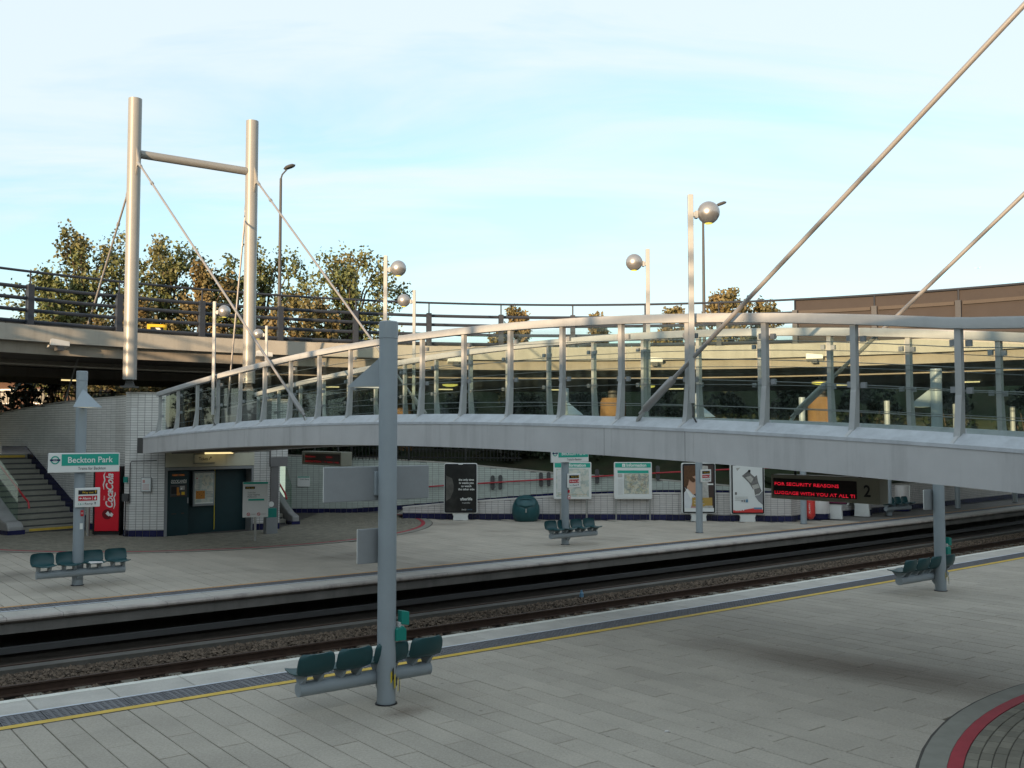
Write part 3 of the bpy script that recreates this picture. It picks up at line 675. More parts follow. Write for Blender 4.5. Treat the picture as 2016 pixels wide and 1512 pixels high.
# low wall in front of the ramp (pinkish white tiles), corner and return
LOW = [(9.72, 34.45, 0, 0.93), (8.1, 34.66, 0, 0.93), (5.25, 35.18, 0, 0.92), (2.0, 35.32, 0, 0.83), (-1.86, 35.48, 0, 0.58), (-3.95, 35.8, 0, 0.37)]
w2 = thing('ramp_wall', 'low pinkish tiled wall along the ramp behind posters and bin', 'wall', (1.0, 35.2, 0))
e = TP(29.6, 20.9); tiled_wall(w2, [(e.x, e.y, 0, 0.95)] + LOW, 1, 'tile_pink', 0.2, thick=0.22, cap_m='tile_pink')
mb = MB()
xs = np.linspace(-4.2, 9.6, 24); fy = lambda x: float(np.interp(x, [p[0] for p in LOW[::-1]], [p[1] for p in LOW[::-1]])); uy = lambda x: float(np.interp(x, [p[0] for p in UPW[::-1]], [p[1] for p in UPW[::-1]]))
mb.strip([Vector((x, fy(x) + 0.2, upz(x))) for x in xs], [Vector((x, uy(x), upz(x))) for x in xs]); struct(mb.build('ramp', 'step'))
# wall along the narrow part of the far platform
w3 = thing('platform_wall', 'low brownish tiled wall receding along the platform under the viaduct', 'wall', TP(40, 20.9))
tiled_wall(w3, [(TP(u, 20.9).x, TP(u, 20.9).y, 0, 0.95 + 0.012 * (u - 29.6)) for u in (70, 60, 52, 46, 41, 37, 33, 29.6)], 1, 'tile_pink', 0.2)
for k, (u, r_) in enumerate(((30.7, 0.36), (33.6, 0.36), (36.6, 0.36))):
    mb = MB(); p = TP(u, 20.85); mb.lathe([(r_, 0.2), (r_, 0.98), (r_ - 0.03, 1.02)], 24, (p.x, p.y, 0)); b = mb.build('pilaster', 'tile_pink', w3, world=True, smooth=True)
    mb = MB(); mb.lathe([(r_ + 0.02, 0.0), (r_ + 0.02, 0.2)], 24, (p.x, p.y, 0)); mb.build('pilaster_base', 'tile_navy', w3, world=True, smooth=True)

# ================================================================== TICKET HALL (left) with flank walls and stairs
SD = Vector((-0.78, 0.626)).normalized(); SP = Vector((SD.y, -SD.x)) * -1        # stair direction, and its left
SB = Vector((-13.70, 31.75))
top_r = SB + SD * 4.2
th_ = thing('ticket_hall', 'white tiled ticket hall block with dark machine recess under the footbridge', 'building', (-10, 30, 0))
FL = [(-10.30, 29.34, 0, 4.22), (-11.32, 29.27, 0, 4.24), (-11.52, 29.42, 0, 4.24), (-11.75, 30.3, 0, 4.2), (-12.5, 31.1, 0, 4.18), (SB.x + 0.02, SB.y + 0.02, 0, 4.14)]
tiled_wall(th_, FL, 1, 'tile', 0.2, thick=0.35)
SW = [(SB.x + 0.02, SB.y + 0.02, 0, 4.14), ((SB.x + top_r.x) / 2, (SB.y + top_r.y) / 2, 0, 4.05), (top_r.x, top_r.y, 0, 3.92), (top_r.x + SD.x * 2.2, top_r.y + SD.y * 2.2, 0, 3.74), (top_r.x + SD.x * 5, top_r.y + SD.y * 5, 0, 3.6)]
sw = thing('stair_wall', 'tall grey tiled wall flanking the stairs beside the red vending machine', 'wall', (SB.x, SB.y, 0))
tiled_wall(sw, SW, 1, 'tile', 0.0, thick=0.35)
# stepped navy skirting against that wall: a sloping band, the treads cut its lower edge
mb = MB(); n2_ = -Vector((-SD.y, SD.x)); nn = Vector((SP.x, SP.y))
q0 = SB - SD * 0.15 + nn * 0.012; q1 = top_r + nn * 0.012; q2 = q1 + SD * 1.6
mb.prism([(0, 0.0), (0.15, 0.0), (4.35, 2.2), (6.0, 2.2), (6.0, 2.62), (4.2, 2.62), (0.0, 0.42)], 0, -0.02, 'y', Matrix(((SD.x, -nn.x, 0, q0.x), (SD.y, -nn.y, 0, q0.y), (0, 0, 1, 0), (0, 0, 0, 1))))
mb.build('skirting_band', 'tile_navy', sw, world=True)
def stairs(root, base, d, lft, width, n=14, rise=0.168, tread=0.30, yellow=(0, 13)):
    for k in range(n):
        mb = MB(); a = base + d * (tread * k); T = Matrix(((d.x, lft.x, 0, a.x), (d.y, lft.y, 0, a.y), (0, 0, 1, 0), (0, 0, 0, 1)))
        mb.box(0, tread * (n - k) if k == n - 1 else tread + 0.02, 0.03, width, 0 if k == 0 else rise * k - 0.05, rise * (k + 1), T)
        o = mb.build('step', 'step', root, world=True)
        mb = MB(); mb.box(-0.004, 0.01, 0.05, width - 0.04, rise * k + 0.004, rise * k + 0.05, T); mb.build('riser_foot_strip', 'grey_dark', root, world=True)  # dark strip along the foot of each riser
        if k in yellow:
            mb = MB(); mb.box(-0.008, 0.012, 0.12, width - 0.25, rise * (k + 1) - 0.11, rise * (k + 1) - 0.035, T); mb.build('nosing_strip', 'line_yellow', root, world=True)
st = thing('staircase', 'wide stone stairs with yellow nosings and glass balustrade with red handrail', 'stairs', (SB.x, SB.y, 0))
LFT = Vector((SP.x, SP.y)); WST = 2.0
stairs(st, SB, SD, LFT, WST)
# balustrade: sloping tiled kerb, glass pane and red handrail on the open side
def sTv(s, l, z): q = SB + SD * s + LFT * l; return Vector((q.x, q.y, z))
mb = MB(); Tst = Matrix(((SD.x, LFT.x, 0, SB.x), (SD.y, LFT.y, 0, SB.y), (0, 0, 1, 0), (0, 0, 0, 1)))
mb.prism([(-0.25, 0), (5.6, 0), (5.6, 3.1), (4.3, 2.75), (0.15, 0.42), (-0.1, 0.38), (-0.25, 0.25)], WST + 0.02, WST + 0.5, 'y', Tst); mb.build('balustrade_base', 'balustrade', st, world=True, bevel=0.05)
mb = MB(); mb.prism([(-0.27, 0), (5.6, 0), (5.6, 0.14), (-0.27, 0.14)], WST + 0.0, WST + 0.52, 'y', Tst); mb.build('base_skirting', 'tile_navy', st, world=True)
mb = MB(); mb.prism([(0.1, 0.38), (2.3, 1.62), (2.3, 2.75), (1.5, 2.3), (0.1, 1.5)], WST + 0.06, WST + 0.075, 'y', Tst); mb.build('glass_pane', 'glass_green', st, world=True)
mb = MB(); mb.prism([(2.32, 1.62), (4.6, 2.92), (4.6, 4.0), (2.32, 2.76)], WST + 0.06, WST + 0.075, 'y', Tst); mb.build('glass_pane', 'glass_green', st, world=True)
mb = MB(); mb.tube([sTv(-0.28, WST - 0.10, 0.78), sTv(-0.22, WST - 0.10, 0.98), sTv(0.0, WST - 0.10, 1.08), sTv(4.3, WST - 0.10, 3.45)], 0.03, 8); mb.build('handrail', 'rail_red', st, world=True, smooth=True)
# facade with the machine recess, between the flank wall and a tiled pillar; runs along the platform
FA = Vector((-10.30, 29.36)); FB = Vector((-8.22, 31.42)); FE = Vector((-7.46, 31.78))
fd = (FB - FA).normalized(); fn = Vector((fd.y, -fd.x)); FLn = (FB - FA).length
TF = Matrix(((fd.x, -fn.x, 0, FA.x), (fd.y, -fn.y, 0, FA.y), (0, 0, 1, 0), (0, 0, 0, 1)))   # local x along, y into the wall
def fpart(name, m, *boxes, parent=None, bevel=0):
    mb = MB()
    for b in boxes: mb.box(*b, T=TF)
    return mb.build(name, m, parent or th_, world=True, bevel=bevel)
fpart('recess_wall', 'teal_dark', (0.0, FLn, 0.35, 0.5, 0, 2.05))
fpart('door_frame', 'sign_grey', (-0.02, 0.08, -0.01, 0.4, 0, 2.05), (FLn - 0.06, FLn, 0.0, 0.4, 0, 2.05), (0.08, FLn - 0.06, -0.01, 0.36, 1.95, 2.04), bevel=0.006)
fpart('lintel_panel', 'cream_panel', (0.0, 0.97, -0.02, 0.5, 2.05, 2.5)); fpart('lintel_panel', 'cream_panel', (0.976, 1.96, -0.02, 0.5, 2.05, 2.5)); fpart('lintel_panel', 'cream_panel', (1.966, FLn + 0.02, -0.02, 0.5, 2.05, 2.5))
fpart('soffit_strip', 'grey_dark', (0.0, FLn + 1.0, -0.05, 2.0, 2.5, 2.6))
fpart('roof_slab', 'concrete_dark', (0.45, FLn + 0.9, 0.3, 5.0, 2.601, 2.72))
fpart('back_wall', 'concrete_dark', (0.5, FLn + 0.7, 3.0, 3.2, 0, 2.5))
tiled_wall(th_, [(FE.x - 1.6, FE.y + 2.2, 0, 2.5), (FE.x, FE.y, 0, 2.5), (FB.x, FB.y, 0, 2.5)], 1, 'tile', 0.2, thick=0.3, name_core='pillar_core')
# far flank wall above the roof (seen through the bridge glass)
tiled_wall(th_, [(-10.2, 35.6, 2.3, 3.9), (-8.3, 33.2, 2.3, 4.1), (-7.25, 31.95, 2.3, 4.12), (-7.7, 31.55, 2.3, 4.12)], 1, 'tile', 0.0, thick=0.3)
# ticket sign
def facade_frame(s, off, z): return Matrix(((fd.x, -fn.x, 0, FA.x + fd.x * s + fn.x * off), (fd.y, -fn.y, 0, FA.y + fd.y * s + fn.y * off), (0, 0, 1, z), (0, 0, 0, 1)))
sg = thing('ticket_sign', 'small cream ticket sign on the lintel above the machine', 'sign', facade_frame(1.22, 0.02, 2.29))
mb = MB(); mb.box(-0.33, 0.33, -0.05, 0.0, -0.13, 0.13); mb.build('board', 'cream_panel', sg, bevel=0.008)
mb = MB(); mb.box(-0.345, 0.345, -0.045, -0.005, -0.145, -0.131); mb.box(-0.345, 0.345, -0.045, -0.005, 0.131, 0.145); mb.build('frame', 'grey_dark', sg)
pr = Print(-0.051); pr.text('Tickets', -0.19, -0.05, 0.14, 'sign_black', width=0.30, bold=0.01); pr.line([(0.14, -0.04), (0.2, 0.04)], 0.018, 'sign_black'); pr.poly([(0.17, 0.055), (0.22, 0.0), (0.225, 0.06)], 'sign_black'); pr.build('lettering', sg)
# ticket machine
tm = thing('ticket_machine', 'dark teal ticket machine with lit screen and white lettering', 'ticket machine', facade_frame(0.44, -0.05, 0))
mb = MB(); mb.box(-0.34, 0.34, 0.0, 0.29, 0.0, 1.93); mb.build('cabinet', 'teal_dark', tm, bevel=0.01)
mb = MB(); mb.box(-0.25, 0.27, -0.012, 0.0, 1.16, 1.52); mb.build('control_panel', 'grey_dark', tm, bevel=0.005)
pr = Print(-0.0135)
pr.rect(-0.22, -0.05, 1.25, 1.46, 'sign_black'); pr.rect(0.05, 0.2, 1.36, 1.48, 'print_light'); pr.rect(-0.05, 0.02, 1.28, 1.44, 'orange_print'); pr.disc(0.0, 1.24, 0.055, 'orange_print'); pr.rect(0.1, 0.2, 1.21, 1.30, 'sign_yellow'); pr.rect(0.07, 0.12, 1.37, 1.42, 'sign_white'); pr.rect(-0.22, 0.25, 1.165, 1.20, 'dark_brown')
pr.build('controls', tm)
pr = Print(-0.002); pr.text('DOCKLANDS', 0.02, 1.58, 0.12, 'sign_white', 'c', width=0.50, shear=0.2, bold=0.02); pr.line([(-0.22, 1.565), (0.26, 1.565)], 0.012, 'sign_white'); pr.text('INSERT COINS', 0.0, 1.78, 0.075, 'screen_glow', 'c', width=0.38)
pr.rect(-0.2, -0.05, 0.64, 0.67, 'dark_brown'); pr.rect(0.1, 0.2, 0.64, 0.68, 'dark_brown'); pr.build('lettering', tm)
mb = MB(); mb.box(0.29, 0.33, -0.02, 0.0, 0.95, 1.12); mb.build('card_slot', 'sign_grey', tm, bevel=0.004)
# framed timetable
tt = thing('timetable_case', 'grey framed timetable case with orange notice on the dark recess wall', 'notice case', facade_frame(1.36, -0.30, 1.38))
mb = MB(); mb.box(-0.36, 0.36, -0.09, 0.0, -0.55, 0.52); mb.build('case', 'sign_grey', tt, bevel=0.012)
pr = Print(-0.091); pr.rect(-0.31, 0.31, -0.48, 0.46, 'map_pale'); pr.rect(-0.27, 0.03, -0.33, -0.08, 'orange_print'); pr.disc(0.08, 0.22, 0.17, 'map_busy'); pr.disc(-0.24, 0.30, 0.02, 'sign_red'); pr.rect(-0.28, 0.3, -0.47, -0.44, 'sign_white')
for k in range(6): pr.line([(-0.26, 0.22 - 0.05 * k), (-0.14, 0.22 - 0.05 * k)], 0.012, 'print_pencil')
for k in range(4): pr.line([(0.06, -0.12 - 0.05 * k), (0.29, -0.12 - 0.05 * k)], 0.01, 'print_pencil')
for k in range(4): pr.disc(-0.22 + 0.065 * k, -0.13 - 0.05 * (k % 3), 0.012, 'dark_brown')
pr.build('notices', tt)
mb = MB(); mb.box(0.385, 0.405, -0.012, 0.0, -1.3, 0.55); tt_h = mb.build('hazard_tape', 'tape_yellow', tt)
# second stairs behind the pillar, with glass and red rail
st2 = thing('staircase', 'narrow stairs rising behind the white pillar beside the pale wall', 'stairs', (-8.0, 33.6, 0))
d2 = Vector((-0.55, 0.835)).normalized(); l2 = Vector((-d2.y, d2.x)); b2 = Vector((-7.62, 33.55)); stairs(st2, b2, d2, l2, 1.5, yellow=())
T2 = Matrix(((d2.x, l2.x, 0, b2.x), (d2.y, l2.y, 0, b2.y), (0, 0, 1, 0), (0, 0, 0, 1)))
mb = MB(); mb.prism([(-0.45, 0), (4.4, 0), (4.4, 2.5), (0.5, 0.62), (0.0, 0.4), (-0.45, 0.3)], -0.27, -0.02, 'y', T2); mb.build('balustrade_base', 'balustrade', st2, world=True, bevel=0.04)
mb = MB(); mb.prism([(-0.46, 0), (4.4, 0), (4.4, 0.12), (-0.46, 0.12)], -0.29, -0.0, 'y', T2); mb.build('base_skirting', 'tile_navy', st2, world=True)
mb = MB(); mb.prism([(0.1, 0.5), (3.4, 2.1), (3.4, 3.2), (0.9, 2.3), (0.1, 1.3)], -0.2, -0.185, 'y', T2); mb.build('glass_pane', 'glass_green', st2, world=True)
mb = MB(); mb.tube([T2 @ Vector((-0.1, 0.05, 0.85)), T2 @ Vector((0.1, 0.05, 1.05)), T2 @ Vector((4.0, 0.05, 3.2))], 0.03, 8); mb.build('handrail', 'rail_red', st2, world=True, smooth=True)

# ================================================================== ROAD VIADUCT
va = thing('road_viaduct', 'curved concrete road viaduct with dark rail parapet around the station', 'viaduct', (RC.x, RC.y + RR, GZ))
NS = 144; AA = [2 * math.pi * i / NS for i in range(NS + 1)]
def rsweep(prof, name, m, angs=AA, smooth=True):
    mb = MB(); mb.sweep([[ring(a, r, z) for r, z in prof] for a in angs], caps=(angs is not AA)); return mb.build(name, m, va, world=True, smooth=smooth)
rsweep([(RR + 0.30, Z_BAND), (RR, Z_BAND), (RR, Z_TOP), (RR + 0.5, Z_TOP), (RR + 0.5, 6.16), (RR + 0.5, Z_BAND)], 'parapet_beam', 'viaduct_band')
rsweep([(RR + 0.32, Z_SOF), (RR + 0.28, Z_BAND - 0.002), (RR + 1.0, Z_BAND - 0.002), (RR + 1.0, Z_SOF + 0.05)], 'edge_beam', 'viaduct_low')
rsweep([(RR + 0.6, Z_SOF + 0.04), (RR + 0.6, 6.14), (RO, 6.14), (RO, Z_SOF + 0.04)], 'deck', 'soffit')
rsweep([(RR + 0.55, 6.145), (RR + 0.55, 6.15), (RO - 0.1, 6.15), (RO - 0.1, 6.145)], 'road_surface', 'asphalt')
for rr_, zz_, m_ in ((RR + 3.6, Z_SOF - 0.16, 'viaduct_low'), (RR + 7.6, Z_SOF - 0.30, 'viaduct_low')):
    rsweep([(rr_ - 0.12, zz_), (rr_ + 0.12, zz_), (rr_ + 0.12, Z_SOF + 0.05), (rr_ - 0.12, Z_SOF + 0.05)], 'soffit_beam', m_)
mb = MB(); mb.tube([ring(a, RR + 1.5, Z_SOF - 0.25) for a in [R(20 + 150 * i / 70) for i in range(71)]], 0.03, 6); mb.build('soffit_pipe', 'viaduct_low', va, world=True, smooth=True)
rsweep([(RO, 5.2), (RO + 0.4, 5.2), (RO + 0.4, 7.0), (RO, 7.0)], 'outer_parapet', 'viaduct_low')
# posts: spaced as in view, continued round the ring
pa = [ring_angle(x) for x in (58, 222, 382, 535, 685, 835, 980, 1128)]
dA = (pa[-1] - pa[0]) / 7
def radial(a, r, z): return Matrix.Translation(ring(a, r, z)) @ Matrix.Rotation(a + math.pi / 2, 4, 'Z')
mbp = MB(); mbp.box(-0.09, 0.09, -0.11, 0.11, 0, 1.25); mbp.box(-0.14, 0.14, -0.14, 0.14, -0.005, 0.03); post_me = mbp.mesh('parapet_post', 'dark_blue')
mbp = MB(); mbp.tube([(0, 0, 1.2), (0, 0, 1.66)], 0.028, 8); stan_me = mbp.mesh('stanchion', 'dark_blue', smooth=True)
NP = int(round(2 * math.pi / abs(dA))); dA = -2 * math.pi / NP
inv = Matrix.Translation(-Vector((RC.x, RC.y + RR, GZ)))
infill = ring_angle(1578)
for k in range(NP):
    a = pa[0] + dA * k; T = inv @ radial(a, RR + 0.16, Z_TOP)
    o = bpy.data.objects.new('parapet_post', post_me); COL.objects.link(o); o.parent = va; o.matrix_local = T
    s_ = bpy.data.objects.new('stanchion', stan_me); COL.objects.link(s_); s_.parent = o
    # brown mesh infill panels on the right-hand stretch
    aa0 = (a % (2 * math.pi)); 
    if R(-60) < a < infill + abs(dA) * 0.55:
        b = a + dA; mb = MB(); n = 6; ss = [a + (b - a) * i / n for i in range(n + 1)]
        mb.sweep([[ring(q, RR + 0.22, Z_TOP), ring(q, RR + 0.25, Z_TOP), ring(q, RR + 0.25, Z_TUBE - 0.03), ring(q, RR + 0.22, Z_TUBE - 0.03)] for q in ss]); mb.build('infill_panel', 'brown_panel', va, world=True)
        for zr in (0.47, 1.17):
            mb = MB(); mb.sweep([[ring(q, RR + 0.14, Z_TOP + zr - 0.06), ring(q, RR + 0.22, Z_TOP + zr - 0.06), ring(q, RR + 0.22, Z_TOP + zr + 0.06), ring(q, RR + 0.14, Z_TOP + zr + 0.06)] for q in [a + (b - a) * (0.05 + 0.9 * i / n) for i in range(n + 1)]]); mb.build('panel_trim', 'brown_trim', va, world=True)
        mb = MB(); mb.box(-0.11, 0.11, -0.135, -0.115, 0, 1.27); o2 = mb.build('post_cover', 'brown_trim', va); o2.matrix_local = T
mb = MB(); mb.tube([ring(a, RR + 0.16, Z_TUBE) for a in AA], 0.04, 8, caps=False); mb.build('top_rail', 'dark_blue', va, world=True, smooth=True)
lo_a = max(pa[0] + dA * k for k in range(NP) if pa[0] + dA * k < infill + abs(dA) * 0.55)
angs_r = [lo_a + (R(340) - lo_a) * i / 110 for i in range(111)]
for zr in (0.12, 0.47, 0.83, 1.17):
    mb = MB(); mb.tube([ring(a, RR + 0.24, Z_TOP + zr) for a in angs_r], 0.058, 8); mb.build('parapet_rail', 'dark_blue', va, world=True, smooth=True)
# brick plinth pieces behind the parapet
bl = MB(); bl.use('viaduct_band')
for k in range(150):
    a = lo_a + 0.045 * k
    bl.sweep([[ring(q, RR + 0.36, Z_TOP - 0.01), ring(q, RR + 0.5, Z_TOP - 0.01), ring(q, RR + 0.5, Z_TOP + 0.13), ring(q, RR + 0.36, Z_TOP + 0.13)] for q in (a, a + 0.044)])
    if a > R(200): break
stuff(bl.build('kerb_blocks', parent=va, world=True))
# piers
def pier(px, Y, lab):
    X = (px - CX) / FOC * Y; t = thing('viaduct_pier', lab, 'pier', (X, Y, 0.9))
    mb = MB(); mb.lathe([(0.56, 0), (0.56, 3.55), (0.50, 3.66), (0.50, 3.72)], 28); mb.build('column', 'pier', t, smooth=True)
    mb = MB(); mb.lathe([(0.22, 3.7), (0.22, 4.62)], 16); mb.build('bearing', 'grey_dark', t, smooth=True)
pier(1207, 43.0, 'round concrete viaduct pier behind the information boards'); pier(1617, 42.0, 'round concrete viaduct pier behind the far stay rod foot'); pier(372, 44.0, 'round concrete viaduct pier behind the ticket hall roof'); pier(790, 45.0, 'round concrete viaduct pier beyond the pale tiled wall')
# floodlights clamped to the beam
flood = None
for px, lab in ((115, 'boxy floodlight on the viaduct beam above the stairs'), (519, 'boxy floodlight on the viaduct beam behind the far mast'), (897, 'boxy floodlight on the viaduct beam behind the middle bridge panes'), (1290, 'boxy floodlight on the viaduct beam behind the far parapet lamp'), (1605, 'boxy floodlight on the viaduct beam above the round pier')):
    a = ring_angle(px); T = radial(a, RR - 0.02, Z_BAND - 0.02)
    if flood is None:
        flood = thing('floodlight', lab, 'floodlight', T, 'floodlights along the viaduct beam')
        mb = MB(); mb.prism([(0.0, -0.06), (0.34, -0.16), (0.42, -0.02), (0.34, 0.06), (0.02, 0.16)], -0.30, 0.30, 'x', Matrix.Rotation(math.pi, 4, 'Z')); mb.build('housing', 'flood_body', flood, bevel=0.012)
        mb = MB(); mb.prism([(0.345, -0.165), (0.425, -0.025), (0.44, -0.035), (0.36, -0.175)], -0.26, 0.26, 'x', Matrix.Rotation(math.pi, 4, 'Z')); mb.build('lens', 'flood_glass', flood)
        mb = MB(); mb.box(-0.1, 0.1, -0.2, 0.05, -0.22, -0.07); mb.build('bracket', 'grey_dark', flood)
    else: dup(flood, T, lab)
# soffit lamps
sl0 = None
for px, r_, z_, lab in ((886, RR + 4, 5.12, 'round lit lamp below the viaduct behind the middle panes'), (1615, RR + 4, 5.12, 'round lit lamp below the viaduct over the stout pier'), (1275, RR + 5, 5.12, 'dim round lamp below the viaduct behind the far lamp post')):
    a = ring_angle(px, r_)
    t = thing('soffit_lamp', lab, 'lamp', ring(a, r_, z_), 'lamps hung under the viaduct')
    mb = MB(); mb.lathe([(0.06, 0.28), (0.06, 0.13), (0.30, 0.09), (0.34, 0.0)], 20); mb.build('shade', 'steel', t, smooth=True)
    mb = MB(); mb.lathe([(0.33, -0.003), (0.30, -0.05), (0.15, -0.09), (0.02, -0.10)], 20); mb.build('diffuser', 'lamp_yellow', t, smooth=True)
for k, (px, r_, lab) in enumerate(((650, RR + 8, 'strip'), (875, RR + 9, ''), (1100, RR + 9, ''), (1330, RR + 8.5, ''), (1652, RR + 7, ''), (1910, RR + 7, ''), (140, RR + 8, ''))):
    a = ring_angle(px, r_); T = Matrix.Translation(ring(a, r_, 5.17)) @ Matrix.Rotation(a + math.pi / 2, 4, 'Z')
    t = thing('strip_lamp', 'short yellow strip lamp glowing below the viaduct deck', 'lamp', T, 'strip lamps under the viaduct')
    mb = MB(); mb.box(-0.42, 0.42, -0.07, 0.07, 0.0, 0.06); mb.build('tray', 'steel', t); mb = MB(); mb.box(-0.38, 0.38, -0.05, 0.05, -0.05, -0.001); mb.build('tube', 'lamp_glow', t)
# yellow chevron board standing on the road
p = aty(309, 640, RC.y + (RR + 2.2) * math.sin(ring_angle(309, RR + 2.2)))
T = face_frame((p.x, p.y, 6.15), (0.35, -1, 0)); t = thing('chevron_sign', 'yellow framed chevron board standing on the road behind the parapet', 'road sign', T)
mb = MB(); mb.box(-0.33, 0.33, 0, 0.06, 0.68, 0.78); mb.box(-0.33, -0.22, 0, 0.06, 0.1, 0.68); mb.box(0.22, 0.33, 0, 0.06, 0.1, 0.68); mb.build('frame', 'sign_yellow', t)
mb = MB(); mb.box(-0.22, 0.22, 0.02, 0.05, 0.15, 0.68); mb.build('board', 'sign_black', t)
pr = Print(0.018); pr.poly([(-0.06, 0.66), (0.08, 0.66), (0.2, 0.52), (0.06, 0.52)], 'sign_white'); pr.poly([(0.06, 0.5), (0.2, 0.5), (0.08, 0.2), (-0.06, 0.2)], 'sign_white'); pr.build('chevron', t)
mb = MB(); mb.box(-0.2, -0.14, 0, 0.05, 0, 0.15); mb.box(0.14, 0.2, 0, 0.05, 0, 0.15); mb.build('feet', 'grey_dark', t)
# street lamps on the road
def street_lamp(px, ytop, Y, headdx, lab):
    top = aty(px, ytop, Y); t = thing('street_lamp', lab, 'street lamp', (top.x, Y, 6.15))
    h = top.z - 6.15
    mb = MB(); mb.tube([(0, 0, 0), (0, 0, h * 0.5), (0, 0, h - 0.1)], [0.10, 0.075, 0.055], 10); mb.build('column', 'grey_dark', t, smooth=True)
    mb = MB(); mb.tube([(0, 0, h - 0.12), (0.06 * (1 if headdx > 0 else -1), 0, h + 0.08), (headdx * 0.6, 0, h + 0.35)], 0.035, 8); mb.build('bracket_arm', 'grey_dark', t, smooth=True)
    mb = MB(); T = Matrix.Translation((headdx * 0.75, 0, h + 0.42)) @ Matrix.Rotation(R(-20) if headdx > 0 else R(20), 4, 'Y')
    mb.lathe([(0.02, -0.06), (0.16, -0.05), (0.19, 0.0), (0.13, 0.07), (0.02, 0.09)], 16, T=T @ Matrix.Diagonal((1.5, 0.9, 1, 1))); mb.build('lantern', 'grey_dark', t, smooth=True)
street_lamp(553, 347, 43.0, 0.5, 'tall dark street lamp rising behind the trees by the far mast'); street_lamp(1384, 418, 48.0, 1.2, 'tall dark street lamp standing behind the tall bridge lamp')
# fences
def fence(name, lab, pts, h, step, parent=None):
    t = thing(name, lab, 'fence', pts[0]); bars = MB(); bars.use('black'); rails = []
    for k in range(len(pts) - 1):
        a = Vector(pts[k]); b = Vector(pts[k + 1]); L = (b - a).length; n = int(L / step)
        for i in range(n):
            p = a + (b - a) * (i / n); bars.box(p.x - 0.011, p.x + 0.011, p.y - 0.011, p.y + 0.011, p.z, p.z + h)
        mb = MB(); mb.box(a.x - 0.04, a.x + 0.04, a.y - 0.04, a.y + 0.04, a.z, a.z + h + 0.06); mb.build('fence_post', 'black', t, world=True)
    mb = MB(); mb.tube([Vector(p) + ZD * (h - 0.06) for p in pts], 0.025, 6); mb.build('top_bar', 'black', t, world=True)
    mb = MB(); mb.tube([Vector(p) + ZD * 0.12 for p in pts], 0.025, 6); mb.build('bottom_bar', 'black', t, world=True)
    stuff(bars.build('bars', parent=t, world=True))
fence('palisade_fence', 'tall black bar fence behind the tiled stair wall', [(-24 + 2.4 * k, 40.5 + 0.28 * k, GZ) for k in range(7)], 2.55, 0.13)
fence('railing', 'low black bar railing on the bank above the pale tiled wall', [(-6.2 + 2.2 * k, 38.2 + 0.1 * k, 2.05 - 0.02 * k) for k in range(4)], 0.62, 0.13)

# ================================================================== FOOTBRIDGE
B0 = Vector((-10.0, 28.0)); BD = Vector((0.8311, -0.95)); BN = Vector((0.753, 0.659)); BW = 2.75; I1 = 24.0
BU = BD.normalized()
_i = np.array([0, 4, 6, 8, 10, 12, 14, 16, 18], float)
c_rt = np.polyfit(_i, [4.24, 4.66, 4.79, 4.88, 4.95, 4.90, 4.785, 4.58, 4.31], 3)
c_gb = np.polyfit(_i, [3.16, 3.34, 3.40, 3.44, 3.45, 3.36, 3.28, 3.19, 3.05], 3)
c_fl = np.polyfit(_i, [2.96, 3.15, 3.22, 3.25, 3.245, 3.19, 3.13, 3.045, 2.89], 3)
c_bt = np.polyfit(_i, [2.50, 2.72, 2.765, 2.79, 2.80, 2.785, 2.70, 2.58, 2.455], 3)
def prof(c, i):
    if i <= 18: return float(np.polyval(c, max(i, -0.6)))
    return float(np.polyval(c, 18)) - 0.085 * (i - 18)
rt = lambda i: prof(c_rt, i); gb = lambda i: prof(c_gb, i); fl = lambda i: prof(c_fl, i); bt = lambda i: prof(c_bt, i)
def BP(i, off, z): q = B0 + BD * i + BN * off; return Vector((q.x, q.y, z))
fb = thing('footbridge', 'arched grey steel footbridge with glass parapets spanning the tracks', 'footbridge', BP(9, BW / 2, 0))
IS = [-0.45 + (I1 + 0.45) * k / 98 for k in range(99)]
def sgnoff(side, o): return o if side == 0 else BW - o      # o measured inward from the parapet line of that side
